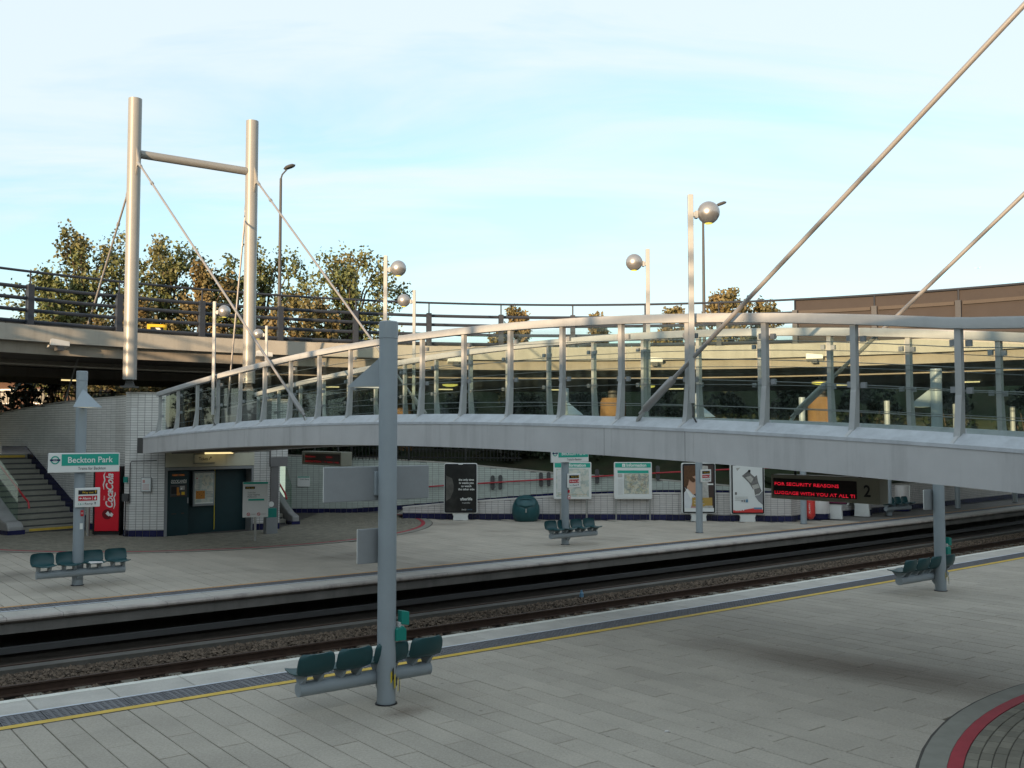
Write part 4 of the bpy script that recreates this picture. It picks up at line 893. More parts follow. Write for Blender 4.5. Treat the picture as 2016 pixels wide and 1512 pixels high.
for side in (0, 1):
    S = lambda i, o, z: BP(i, sgnoff(side, o), z)
    mb = MB(); mb.sweep([[S(i, -0.25, bt(i)), S(i, -0.25, fl(i)), S(i, -0.22, fl(i) + 0.012), S(i, 0.3, fl(i)), S(i, 0.3, bt(i))] for i in IS]); mb.build('edge_girder', 'girder', fb, world=True, smooth=True)
    mb = MB(); mb.sweep([[S(i, -0.262, fl(i) - 0.03), S(i, -0.262, fl(i) + 0.012), S(i, -0.25, fl(i) + 0.018), S(i, -0.2495, fl(i) - 0.03)] for i in IS]); mb.build('drip_edge', 'flashing', fb, world=True)
    for i in (4.6, 6.35, 9.2, 13.9, 15.1, 18.7, 21.0):
        mb = MB(); mb.sweep([[S(q, -0.2515, bt(q) + 0.004), S(q, -0.2515, fl(q) - 0.004), S(q, -0.249, fl(q) - 0.004), S(q, -0.249, bt(q) + 0.004)] for q in (i, i + 0.007)]); mb.build('plate_joint', 'grey_dark', fb, world=True)
        mb = MB(); mb.sweep([[S(q, -0.2535, bt(q) + 0.01), S(q, -0.2535, fl(q) - 0.01), S(q, -0.25, fl(q) - 0.01), S(q, -0.25, bt(q) + 0.01)] for q in (i + 0.007, i + 0.12)]); mb.build('splice_plate', 'girder', fb, world=True)
    off_p = 0.0 if side == 0 else 0.44
    # sloping flashing, one sheet per bay with a small overlap step
    for k in range(-1, 24):
        a, b = k + off_p, k + 1 + off_p
        if a < -0.45: a = -0.45
        if b <= a: continue
        ii = [a + (b - a) * q / 4 for q in range(5)]
        mb = MB(); mb.sweep([[S(i, -0.247, fl(i) + 0.013), S(i, -0.03, gb(i) - 0.02), S(i, 0.02, gb(i) - 0.022), S(i, 0.02, fl(i) + 0.0), S(i, -0.24, fl(i) + 0.008)] for i in ii]); mb.build('flashing_sheet', 'flashing', fb, world=True)
        mb = MB(); mb.sweep([[S(i, -0.252, fl(i) + 0.016), S(i, -0.03, gb(i) - 0.008), S(i, -0.028, gb(i) - 0.03), S(i, -0.24, fl(i) + 0.0)] for i in (a - 0.012, a + 0.02)]); mb.build('flashing_seam', 'girder', fb, world=True)
    # hand rail: box section with a rounded top
    mb = MB(); mb.sweep([[S(i, -0.07, rt(i) - 0.125), S(i, -0.07, rt(i) - 0.022), S(i, -0.052, rt(i)), S(i, 0.052, rt(i)), S(i, 0.07, rt(i) - 0.022), S(i, 0.07, rt(i) - 0.125)] for i in [-0.1 + off_p + (I1 - off_p) * q / 100 for q in range(101)]]); mb.build('handrail', 'bridge_steel', fb, world=True, smooth=True)
    for k in range(0, 24):
        i = k + off_p; h = rt(i) - 0.12 - gb(i); w = 0.036
        mb = MB(); secs = []
        for o0, o1, z in ((-0.115, 0.01, gb(i) - 0.085), (-0.085, 0.03, gb(i) + 0.04), (-0.042, 0.04, gb(i) + 0.33 * h), (-0.035, 0.04, gb(i) + 0.35 * h), (-0.035, 0.04, gb(i) + h + 0.01)):
            dd = w / 1.262
            secs.append([S(i - dd, o0, z), S(i + dd, o0, z), S(i + dd, o1, z), S(i - dd, o1, z)])
        mb.sweep(secs); po = mb.build('parapet_post', 'bridge_steel', fb, world=True)
        if k < 23:
            a, b = i + 0.035, i + 1 - 0.035; ii = [a + (b - a) * q / 3 for q in range(4)]
            mb = MB(); mb.sweep([[S(q, 0.052, gb(q) - 0.02), S(q, 0.062, gb(q) - 0.02), S(q, 0.062, rt(q) - 0.15), S(q, 0.052, rt(q) - 0.15)] for q in ii]); pane = mb.build('glass_pane', 'glass', fb, world=True)
            for q in (a + 0.035, b - 0.035):
                for f_ in (0.40, 0.86):
                    z = gb(q) + f_ * (rt(q) - 0.12 - gb(q)); cl = MB(); cl.hexa([S(q - 0.025, 0.03, z - 0.035), S(q + 0.025, 0.03, z - 0.035), S(q + 0.025, 0.075, z - 0.035), S(q - 0.025, 0.075, z - 0.035), S(q - 0.025, 0.03, z + 0.035), S(q + 0.025, 0.03, z + 0.035), S(q + 0.025, 0.075, z + 0.035), S(q - 0.025, 0.075, z + 0.035)]); cl.build('pane_clip', 'sign_grey', fb, world=True).parent = pane
    for f_ in (0.13, 0.40, 0.62, 0.82):
        mb = MB(); mb.tube([S(i, 0.09, gb(i) + f_ * (rt(i) - 0.12 - gb(i))) for i in IS[4:-2]], 0.006, 5); mb.build('guard_wire', 'wire', fb, world=True)
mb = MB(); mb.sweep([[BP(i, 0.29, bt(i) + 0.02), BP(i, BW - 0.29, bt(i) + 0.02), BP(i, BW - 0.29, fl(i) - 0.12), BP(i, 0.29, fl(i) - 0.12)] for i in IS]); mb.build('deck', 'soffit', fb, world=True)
mb = MB(); mb.tube([BP(i, BW - 0.35, bt(i) - 0.05) for i in IS[40:]], 0.02, 6); mb.build('red_conduit', 'rail_red', fb, world=True)
mb = MB(); mb.tube([BP(i, BW - 0.6, bt(i) - 0.04) for i in IS[40:]], 0.015, 6); mb.build('red_conduit', 'rail_red', fb, world=True)
for k in range(5):
    for q in (0, 0.14):
        i = 9.5 + 1.0 * k + q + 0.35; mb = MB(); p = BP(i, BW - 0.1, bt(i)); mb.lathe([(0.012, 0.0), (0.02, -0.04), (0.012, -0.075)], 8, p); mb.build('drip_stud', 'sign_white', fb, world=True)
# bearing box at the ticket hall end
mb = MB(); mb.sweep([[BP(i, -0.2, bt(i) + 0.02), BP(i, BW + 0.2, bt(i) + 0.02), BP(i, BW + 0.2, fl(i)), BP(i, -0.2, fl(i))] for i in (-0.9, -0.46)]); mb.build('bearing_box', 'grey_dark', fb, world=True)
mb = MB(); mb.sweep([[BP(i, 0.85, 2.45), BP(i, BW + 0.2, 2.45), BP(i, BW + 0.2, 2.83), BP(i, 0.85, 2.83)] for i in (-8, -0.95)]); struct(mb.build('landing', 'concrete_dark'))
mb = MB(); mb.sweep([[BP(i, -1.4, -0.5), BP(i, BW + 1.4, -0.5), BP(i, BW + 1.4, 2.0 if i < 26 else 1.9), BP(i, -1.4, 2.0 if i < 26 else 1.9)] for i in (24.0, 31)]); struct(mb.build('landing', 'concrete'))
mb = MB(); mb.box(-6, -4.4, -2, 1.0, -0.5, 1.35); 
# strip light below the bridge over the ticket sign
mb = MB(); T = facade_frame(1.6, 0.25, 2.46); mb.box(-0.45, 0.45, -0.05, 0.05, -0.03, 0.03, T); tag(mb.build('strip_lamp', 'lamp_glow', loc=T.translation), 'pale strip lamp above the ticket machine below the bridge', 'lamp')

# ---------------- masts and rods
def mast_pair(near, far, zb, ztop, zbeam, lab):
    t = thing('mast_frame', lab, 'mast', (near.x, near.y, zb))
    for P in (near, far):
        mb = MB(); mb.tube([(P.x, P.y, zb + 0.22), (P.x, P.y, ztop)], 0.195, 28); m_ = mb.build('mast', 'mast', t, world=True, smooth=True)
        mb = MB(); mb.prism([(-0.16, 0), (0.16, 0), (0.05, 0.3), (-0.05, 0.3)], -0.03, 0.03, 'y', Matrix.Translation((P.x, P.y, zb))); mb.box(P.x - 0.2, P.x + 0.2, P.y - 0.2, P.y + 0.2, zb - 0.02, zb + 0.03); mb.tube([(P.x - 0.1, P.y, zb + 0.15), (P.x + 0.1, P.y, zb + 0.15)], 0.05, 10); mb.build('pin_base', 'grey_dark', t, world=True)
    mb = MB(); d = (far - near).normalized(); a = near + d * 0.17; b = far - d * 0.17; mb.tube([(a.x, a.y, zbeam), (b.x, b.y, zbeam)], 0.125, 20); mb.build('cross_beam', 'mast', t, world=True, smooth=True)
    return t
def lug(t, P, d, z, dz):
    T = Matrix(((d.x, -d.y, 0, P.x), (d.y, d.x, 0, P.y), (0, 0, 1, z), (0, 0, 0, 1)))
    mb = MB(); mb.prism([(0.17, 0.5), (0.17, -0.5), (0.27, -0.18), (0.40, -0.12), (0.38, 0.02)], -0.02, 0.02, 'y', T); mb.build('lug_plate', 'mast', t, world=True)
def rod(lab, A, B, group, r=0.03, sleeve=True):
    A = Vector(A); B = Vector(B); d = (A - B).normalized(); t = thing('stay_rod', lab, 'stay rod', B, group)
    mb = MB(); mb.tube([B + d * 0.12, A - d * 0.1], r, 10); mb.build('rod', 'rod', t, world=True, smooth=True)
    if sleeve: mb = MB(); mb.tube([B + d * 0.22, B + d * 0.25, B + d * 0.9, B + d * 0.93], [0.032, 0.055, 0.055, 0.032], 12); mb.build('turnbuckle', 'rod', t, world=True, smooth=True)
    mb = MB(); mb.tube([A - d * 1.35, A - d * 1.25], 0.05, 10); mb.tube([A - d * 0.25, A + d * 0.02], 0.045, 10); mb.build('coupler', 'steel', t, world=True, smooth=True)
    mb = MB(); s_ = d.cross(ZD).normalized(); 
    mb.hexa([B + s_ * 0.02 - ZD * 0.10 + d * 0.0, B - s_ * 0.02 - ZD * 0.10, B - s_ * 0.02 - ZD * 0.02 + d * 0.05, B + s_ * 0.02 - ZD * 0.02 + d * 0.05, B + s_ * 0.02 + d * 0.2 - ZD * 0.05, B - s_ * 0.02 + d * 0.2 - ZD * 0.05, B - s_ * 0.02 + d * 0.28 + ZD * 0.02, B + s_ * 0.02 + d * 0.28 + ZD * 0.02]); mb.build('fork_plate', 'steel', t, world=True)
mn = Vector((-11.27, 29.0)); mf = Vector((-8.32, 31.1))
ml = mast_pair(mn, mf, 4.42, 13.05, 11.4, 'pair of silver masts with cross beam standing on the ticket hall wall')
for P in (mn, mf): lug(ml, P, BU, 11.12, 0); lug(ml, P, -BU, 10.5, 0)
G1 = 'rods from the masts down to the bridge'; G2 = 'back stays from the masts to the ground'
def at(P, d, r_, z): q = P + d * r_; return Vector((q.x, q.y, z))
rod('slim silver rod from the paired masts down to the parapet by the ticket hall', at(mn, BU, 0.36, 11.04), BP(6.75, -0.12, gb(6.75) - 0.06), G1)
rod('slim silver rod from the paired masts passing behind the glass parapet', at(mf, BU, 0.36, 11.04), BP(7.1, BW + 0.12, gb(7.1) - 0.06), G1)
a7 = B0 + BD * -7.3; b7 = a7 + BN * (mf - mn).dot(BN); 
rod('dull back stay slanting down behind the station name pole', at(mn, -BU, 0.36, 10.42), (a7.x - 0.3, a7.y, 2.35), G2, sleeve=False)
rod('dull back stay close beside the mast with the lamps in front', at(mf, -BU, 0.36, 10.42), (-9.45, 32.4, 2.75), G2, sleeve=False)
r_i = 22.3; rn = B0 + BD * r_i + BN * -0.4; rf = B0 + BD * (r_i - 0.1) + BN * (BW + 0.4)
mr_ = mast_pair(rn, rf, 1.98, 12.9, 11.2, 'pair of silver masts at the foot of the stair behind the viewer')
rod('thick silver rod running up past the tall globe lamp from the bridge edge', (rn.x, rn.y, 10.95), BP(14.3, -0.12, gb(14.3) - 0.05), G1)
rod('thick silver rod rising from the far side of the bridge deck', (rf.x, rf.y, 11.0), BP(14.75, BW + 0.12, gb(14.75) - 0.05), G1)

# ---------------- globe lamps on the parapets
def bridge_lamp(T, side, zlen, lab, grp):
    t = thing('globe_lamp', lab, 'lamp', T, grp); s = 1 if side > 0 else -1
    mb = MB(); mb.box(-0.036, 0.036, -0.036, 0.036, 0, zlen); mb.build('post', 'bridge_steel', t, bevel=0.006)
    mb = MB(); mb.lathe([(0.03, -0.155), (0.065, -0.145), (0.085, -0.132), (0.12, -0.10), (0.148, -0.05), (0.156, 0.0), (0.148, 0.05), (0.12, 0.10), (0.08, 0.134), (0.04, 0.151), (0.005, 0.156)], 28, (s * 0.25, 0, zlen - 0.25)); mb.build('globe', 'lamp_silver', t, smooth=True)
    mb = MB(); mb.lathe([(0.055, -0.151), (0.05, -0.158), (0.01, -0.16)], 20, (s * 0.25, 0, zlen - 0.25)); mb.build('lens', 'lamp_yellow', t, smooth=True)
    mb = MB(); mb.box(min(s * 0.03, s * 0.13), max(s * 0.03, s * 0.13), -0.03, 0.03, zlen - 0.31, zlen - 0.25); mb.box(min(s * 0.06, s * 0.10), max(s * 0.06, s * 0.10), -0.045, 0.045, zlen - 0.33, zlen - 0.23); mb.build('arm', 'bridge_steel', t)
    mb = MB()
    for z in (0.18, 0.95): mb.box(-0.02, 0.02, 0.03, 0.16, z, z + 0.05)
    mb.build('clamp', 'sign_grey', t)
    mb = MB(); mb.tube([(0, 0, 0.02), (0.01, -0.01, -0.18), (0.06, 0.03, -0.26)], 0.012, 6); mb.build('cable', 'grey_dark', t)
def lampT(i, off, z): p = BP(i, off, z); d = -BN if off < 1 else BN; return face_frame(p, (0.0, -1, 0)) if off < 1 else face_frame(p, (0, -1, 0))
GN = 'globe lamps on square posts along the footbridge'
for i, lb in ((3.05, 'silver globe lamp on the near parapet at the ticket hall end'), (9.2, 'silver globe lamp rising behind the top of the stained pole'), (15.15, 'tall silver globe lamp by the foot of the thick stay rod')): bridge_lamp(lampT(i, -0.16, gb(i) + 0.2), 1, 2.89, lb, GN)
for i, lb in ((0.55, 'silver globe lamp on the far parapet close to the far mast'), (6.55, 'silver globe lamp on the far parapet by the slim rod foot'), (12.42, 'silver globe lamp on the far parapet facing the tall lamp')): bridge_lamp(lampT(i, BW + 0.16, gb(i) + 0.2), -1, 2.89, lb, GN)

# ================================================================== PLATFORM POLES WITH THEIR KIT
POLE_H = 4.3
def pole(u, v, facing, lab, shade=True, cap=True, thin=1.0):
    P = TP(u, v - curve(u)); T = face_frame(P, NV if facing < 0 else PV)
    t = thing('platform_pole', lab, 'pole', T, 'grey tubular poles along the platforms')
    r = 0.105 * thin
    mb = MB(); mb.lathe([(r, 0), (r, POLE_H - 0.2)], 28); mb.build('shaft', 'pole_grey', t, smooth=True)
    mb = MB(); mb.lathe([(r + 0.004, POLE_H - 0.197), (r + 0.004, POLE_H - 0.01), (r - 0.01, POLE_H)], 28); mb.build('cap', 'pole_grey', t, smooth=True)
    mb = MB(); mb.lathe([(r + 0.022, 0.001), (r + 0.016, 0.012)], 20); mb.build('foot_seal', 'black', t)
    if shade:
        mb = MB(); z0, z1, e, d = 3.56, 3.94, 0.275, 0.46
        mb.add([(-e, -d, z0), (e, -d, z0), (0, -0.08, z0), (0, -0.09, z1)], [(0, 1, 3), (1, 2, 3), (2, 0, 3), (2, 1, 0)]); mb.build('lamp_shade', 'pole_grey', t)
        mb = MB(); mb.add([(-e * 0.8, -d * 0.93, z0 - 0.004), (e * 0.8, -d * 0.93, z0 - 0.004), (0, -0.13, z0 - 0.004)], [(2, 1, 0)]); mb.build('diffuser', 'flood_glass', t)
        mb = MB(); mb.box(-0.03, 0.03, -0.16, -0.09, z0 + 0.05, z0 + 0.12); mb.build('shade_bracket', 'pole_grey', t)
    return t, T
def name_sign(T, lab):
    t = thing('station_sign', lab, 'sign', T @ Matrix.Translation((0.04, -0.16, 2.26)), 'station name signs')
    mb = MB(); mb.box(-0.68, 0.68, -0.02, 0.0, 0, 0.385); mb.build('board', 'sign_white', t, bevel=0.012)
    mb = MB(); mb.box(-0.683, 0.683, 0.001, 0.032, -0.003, 0.388); mb.build('back_sheet', 'sign_grey', t, bevel=0.01)
    mb = MB(); mb.box(-0.07, 0.07, 0.033, 0.075, 0.06, 0.33); mb.build('bracket', 'pole_grey', t, bevel=0.006)
    pr = Print(-0.021); pr.rect(-0.435, 0.66, 0.135, 0.365, 'sign_green'); pr.text('Beckton Park', 0.115, 0.195, 0.165, 'sign_white', 'c', width=0.86, bold=0.012); pr.text('Trains for Beckton', 0.14, 0.05, 0.085, 'sign_black', 'c', width=0.53)
    pr.ring(-0.555, 0.25, 0.058, 0.082, 'sign_green'); pr.rect(-0.65, -0.46, 0.232, 0.268, 'sign_navy'); pr.text('DLR', -0.555, 0.24, 0.026, 'sign_white', 'c', width=0.07); pr.build('lettering', t)
def small_sign(T, lab, arrow='r', x=0.0):
    t = thing('direction_sign', lab, 'sign', T @ Matrix.Translation((x, -0.13, 1.56)), 'small way out and alarm signs')
    mb = MB(); mb.box(-0.24, 0.24, -0.02, 0.0, 0, 0.385); mb.build('board', 'sign_white', t, bevel=0.012)
    mb = MB(); mb.box(-0.243, 0.243, 0.001, 0.022, -0.003, 0.388); mb.build('back_sheet', 'sign_grey', t, bevel=0.008)
    pr = Print(-0.021); pr.rect(-0.18, 0.18, 0.255, 0.34, 'sign_black'); pr.text('Way out', 0.0, 0.275, 0.06, 'sign_yellow', 'c', width=0.22); pr.poly([(0.13, 0.31), (0.15, 0.335), (0.17, 0.31)], 'sign_yellow'); pr.rect(0.145, 0.155, 0.275, 0.31, 'sign_yellow')
    pr.rect(-0.18, 0.18, 0.13, 0.225, 'sign_red'); pr.text('Alarm', -0.02, 0.155, 0.065, 'sign_white', 'c', width=0.16, bold=0.02); pr.poly([(-0.165, 0.178), (-0.135, 0.2), (-0.135, 0.156)], 'sign_white'); pr.rect(-0.135, -0.11, 0.172, 0.184, 'sign_white'); pr.rect(0.088, 0.093, 0.13, 0.225, 'sign_white'); pr.disc(0.14, 0.165, 0.02, 'sign_white'); pr.poly([(0.122, 0.17), (0.158, 0.17), (0.145, 0.215)], 'sign_white')
    pr.text('Ramp', 0.02, 0.05, 0.06, 'sign_black', 'c', width=0.15); pr.text('f & h', -0.13, 0.05, 0.05, 'sign_green', 'c', width=0.11); pr.poly([(0.12, 0.075), (0.14, 0.1), (0.16, 0.075)], 'sign_black'); pr.rect(0.134, 0.146, 0.05, 0.075, 'sign_black'); pr.build('lettering', t)
# bench: tube beam, four shell seats on tapered brackets
def seat_shell():
    mb = MB(); rows = [(-0.02, 0.004, 0.74), (0.0, 0.012, 0.90), (0.05, 0.012, 0.97), (0.15, -0.008, 0.98), (0.26, -0.012, 0.93), (0.335, 0.008, 0.93), (0.375, 0.045, 0.98), (0.40, 0.11, 1.0), (0.412, 0.175, 0.97), (0.418, 0.215, 0.90), (0.418, 0.235, 0.74)]
    W = 0.222; n = 11; top = []; bot = []
    for k, (y, z, s) in enumerate(rows):
        for j in range(n):
            f_ = -1 + 2 * j / (n - 1); x = f_ * W * s; dz = 0.022 * f_ * f_ if k < 6 else 0; dy = -0.05 * f_ * f_ if k >= 6 else 0
            top.append((x, y + dy, z + dz)); 
            bot.append((x * 0.985, y + dy + (0.014 if k >= 6 else 0), z + dz - (0.014 if k < 6 else 0.004)))
    N = len(rows) * n; fs = []
    for k in range(len(rows) - 1):
        for j in range(n - 1):
            a = k * n + j; fs.append((a, a + 1, a + n + 1, a + n)); fs.append((N + a, N + a + n, N + a + n + 1, N + a + 1))
    per = [j for j in range(n)] + [k * n + n - 1 for k in range(1, len(rows))] + [(len(rows) - 1) * n + j for j in range(n - 2, -1, -1)] + [k * n for k in range(len(rows) - 2, 0, -1)]
    for a, b in zip(per, per[1:] + per[:1]): fs.append((a, N + a, N + b, b))
    mb.add(top + bot, fs); return mb.mesh('seat', 'teal_seat', smooth=True)
seat_me = seat_shell()
brm = MB()
for x in (-0.10, 0.10):
    brm.hexa([(x - 0.03, 0.17, -0.12), (x + 0.03, 0.17, -0.12), (x + 0.03, 0.23, -0.12), (x - 0.03, 0.23, -0.12), (x - 0.014, 0.05, -0.012), (x + 0.014, 0.05, -0.012), (x + 0.014, 0.33, -0.012), (x - 0.014, 0.33, -0.012)])
br_me = brm.mesh('seat_bracket', 'pole_grey')
def bench(T, dxc, lab, dy=0.0):
    """T: pole frame, local -y is the side the seats face"""
    t = thing('platform_bench', lab, 'bench', T @ Matrix.Translation((dxc, dy, 0)), 'four seat benches fixed to the poles')
    mb = MB(); mb.tube([(-0.835, -0.0, 0.275), (0.835, 0.0, 0.275)], 0.077, 20); mb.build('beam', 'pole_grey', t, smooth=True)
    s_ = 1 if dy > 0 else -1
    mb = MB(); mb.prism([(0.0, 0.32), (-dy, 0.40), (-dy, 0.02), (0.0, 0.17)] if True else [], -dxc - 0.05, -dxc + 0.05, 'x'); mb.build('pole_bracket', 'pole_grey', t)
    for k in range(4):
        x = -0.698 + 0.465 * k
        o = bpy.data.objects.new('seat', seat_me); COL.objects.link(o); o.parent = t; o.location = (x, -0.20, 0.445)
        b = bpy.data.objects.new('seat_bracket', br_me); COL.objects.link(b); b.parent = o
    return t
def leaflet_box(T, lab, z=0.70):
    t = thing('leaflet_box', lab, 'leaflet box', T @ Matrix.Translation((0, 0, z)))
    mb = MB(); T2_ = Matrix.Translation((-0.125, 0.075, 0.0)); mb.prism([(-0.06, 0), (0.07, 0.0), (0.07, 0.13), (-0.02, 0.16), (-0.06, 0.12)], -0.05, 0.05, 'y', T2_); mb.build('lower_tray', 'green_box', t, bevel=0.006)
    mb = MB(); mb.prism([(-0.10, 0.16), (0.0, 0.18), (0.0, 0.33), (-0.10, 0.31)], -0.045, 0.045, 'y', T2_); mb.build('upper_tray', 'green_box', t, bevel=0.006)
    mb = MB(); mb.box(-0.17, -0.10, 0.04, 0.10, 0.13, 0.2); mb.build('paper_slip', 'paper', t)
def tape(T, lab, z=0.22, s=1.0, base=84):
    t = thing('hazard_tape', lab, 'tape', T @ Matrix.Translation((0, 0, z)))
    mb = MB()
    ang0 = R(200)
    for k, (a, z0, z1, m_) in enumerate(((base, 0.02, 0.16, 'tape_yellow'), (base + 9, 0.05, 0.20, 'black'), (base + 18, -0.04, 0.13, 'tape_yellow'), (base + 27, -0.02, 0.10, 'black'), (base + 36, -0.08, 0.08, 'tape_yellow'), (base + 45, -0.1, 0.05, 'black'), (base + 54, -0.06, 0.06, 'tape_yellow'))):
        mb.use(m_); a0, a1 = R(a), R(a + 10); r = 0.112 + 0.008 * k
        mb.add([(r * math.cos(a0), r * math.sin(a0), z0 * s), (r * math.cos(a1), r * math.sin(a1), z0 * s + 0.02), (r * math.cos(a1), r * math.sin(a1), z1 * s), (r * math.cos(a0), r * math.sin(a0), z1 * s - 0.02)], [(0, 1, 2, 3)])
    mb.build('strip', parent=t)
# near platform (seats and signs face the track, their backs to the stair)
t1, T1 = pole(5.79, 9.70, 1, 'tall grey pole beside the rusty stain on the paving')
bench(T1, 0.17, 'teal seat bench seen from behind, on the pole with the rusty stain', 0.0 - 0.15)
name_sign(T1, 'plain grey back of the station name sign on the pole by the stain'); small_sign(T1, 'plain grey back of a small sign on the pole by the stain', x=0.07)
leaflet_box(T1, 'green two tray leaflet box on the pole by the rusty stain'); tape(T1, 'torn yellow and black tape near the foot of the stained pole')
t2, T2p = pole(18.37, 10.05, 1, 'grey pole on the same platform further along towards the viaduct')
bench(T2p, 0.38, 'teal seat bench seen from behind on the further pole by the yellow line', -0.15)
name_sign(T2p, 'back of the station name sign hidden by the bridge girder'); small_sign(T2p, 'small grey sign back on the further pole by the yellow line', x=0.07)
leaflet_box(T2p, 'green two tray leaflet box on the further pole by the yellow line'); tape(T2p, 'scrap of yellow tape at the foot of the further pole')
# far platform
t3, T3 = pole(5.41, 21.08, -1, 'grey pole with stickers carrying the name sign before the vending machine')
bench(T3, 0.03, 'teal seat bench with a newspaper left on one seat', -0.16)
name_sign(T3, 'green and white station name sign before the tiled stair wall'); small_sign(T3, 'small way out and alarm sign next to the vending machine', x=0.12)
pr = Print(-0.111); pr.rect(0.0, 0.06, 1.38, 1.5, 'sign_red'); pr.rect(-0.01, 0.05, 1.12, 1.24, 'sign_white'); pr.disc(0.03, 1.44, 0.022, 'pink_print'); pr.build('stickers', t3)
np_ = MB(); np_.hexa([(-0.14, -0.1, 0), (0.12, -0.12, 0), (0.14, 0.06, 0), (-0.12, 0.08, 0), (-0.12, -0.09, 0.02), (0.1, -0.1, 0.03), (0.12, 0.05, 0.015), (-0.1, 0.07, 0.025)])
o = np_.build('newspaper', 'paper'); o.matrix_world = T3 @ Matrix.Translation((0.03 + 0.23, -0.28, 0.455)); tag(o, 'folded newspaper lying on a teal seat', 'newspaper')
t4, T4 = pole(17.96, 20.61, -1, 'grey pole with bench in front of the information boards')
bench(T4, 0.17, 'teal seat bench in front of the information boards', -0.16)
name_sign(T4, 'station name sign half hidden under the bridge girder'); small_sign(T4, 'small way out sign overlapping the map board', x=0.2)
pr = Print(-0.111); pr.disc(0.05, 1.30, 0.06, 'sign_red'); pr.disc(0.05, 1.30, 0.045, 'sign_white'); pr.disc(0.05, 1.29, 0.02, 'sign_red'); pr.rect(0.0, 0.07, 1.42, 1.5, 'sign_red'); pr.build('stickers', t4)
t5, T5 = pole(23.36, 20.52, -1, 'grey pole in front of the poster of the curly haired person')
small_sign(T5, 'small way out sign overlapping the poster of a person', x=0.16); tape(T5, 'black and yellow tape tied halfway up the poster pole', 0.95, 0.7, -75)
t6, T6 = pole(28.5, 20.40, -1, 'grey pole at the tiled wall corner beside the red cylinder', shade=False)
t7, T7 = pole(33.9, 20.50, -1, 'grey pole rising behind the red lettered display', shade=False)
bench(T7, 0.35, 'dark teal bench behind the red lettered display, under the viaduct', -0.16)
t8, T8 = pole(39.5, 20.8, -1, 'grey pole wound with yellow tape near its middle, under the viaduct', shade=False); tape(T8, 'yellow tape wound high round a pole under the viaduct', 2.05, 0.9, -80)
t9, T9 = pole(45.1, 21.1, -1, 'grey pole farthest along the platform under the viaduct', shade=False)
# red fire equipment cylinder beside pole 6
P = T6.translation + Vector((0.24, 0.05, 0)); t = thing('fire_cylinder', 'red rounded cylinder with white lettering by the wall corner', 'fire equipment', (P.x, P.y, 0.15))
mb = MB(); mb.lathe([(0.03, 0.0), (0.10, 0.03), (0.155, 0.12), (0.165, 0.2), (0.165, 0.62), (0.14, 0.76), (0.08, 0.83), (0.02, 0.85)], 24); mb.build('casing', 'print_red', t, smooth=True)
mb = MB(); mb.box(-0.2, -0.1, -0.03, 0.03, 0.25, 0.6); mb.build('bracket', 'grey_dark', t)
pr = Print(-0.168); pr.text('ALARM', -0.05, 0.2, 0.07, 'sign_white', width=0.34, rot=R(90)); pr.build('lettering', t)

# ================================================================== DISPLAYS
def display(Xr, Yr, w, h, zt, dep, number, l1, l2, ledm, lab, left_number=False):
    # box along the bridge direction, face towards -u; right end at (Xr, Yr)
    T = face_frame((Xr, Yr, zt - h), NU); t = thing('platform_display', lab, 'display', T)   # local x = right (towards -v)
    mb = MB(); mb.box(-w, 0, 0, dep, 0, h); mb.build('case', 'display_olive', t, bevel=0.012)
    xs0, xs1 = (-w + 0.05, -0.36) if not left_number else (-w + 0.22, -0.05)
    mb = MB(); mb.box(xs0, xs1, -0.006, -0.001, 0.06, h - 0.06); mb.build('screen', 'led_back', t)
    pr = Print(-0.008)
    pr.text(l1, xs0 + 0.03, h * 0.56, h * 0.18, ledm, width=(xs1 - xs0) * 0.78, bold=0.0); pr.text(l2, xs0 + 0.03, h * 0.20, h * 0.18, ledm, width=(xs1 - xs0) * 0.96, bold=0.0)
    for zb in (0.56, 0.20):
        for f_ in (0.035, 0.085, 0.125): pr.rect(xs0 + 0.005, xs1 - 0.005, h * (zb + f_), h * (zb + f_) + 0.006, 'led_back')
    pr.build('lettering', t)
    pr = Print(-0.002); pr.text(number, -0.19 if not left_number else -w + 0.12, h * 0.28, h * 0.62, 'sign_black', 'c', bold=0.02); pr.build('number', t)
    mb = MB()
    for x in (-w * 0.8, -w * 0.2): mb.tube([(x, dep / 2, h - 0.02), (x, dep / 2, h + 0.32)], 0.02, 8)
    mb.build('hangers', 'grey_dark', t)
    return t
Yr = 14.2; display(0.371 * Yr, Yr, 0.133 * Yr, 52 * Yr / FOC, 3 - 84 * Yr / FOC, 0.24, '2', 'FOR SECURITY REASONS', 'LUGGAGE WITH YOU AT ALL TI', 'led', 'large olive display with bright red dot letters and a number two')
Yr = 26.6; display((672 - CX) / FOC * Yr, Yr, 2.35, 0.38, 3 - 33 * Yr / FOC, 0.34, '1', 'Beckton            3min', 'BECKTON   7 min  via', 'led_dim', 'small olive display with dim red letters before the pale tiled wall', True)

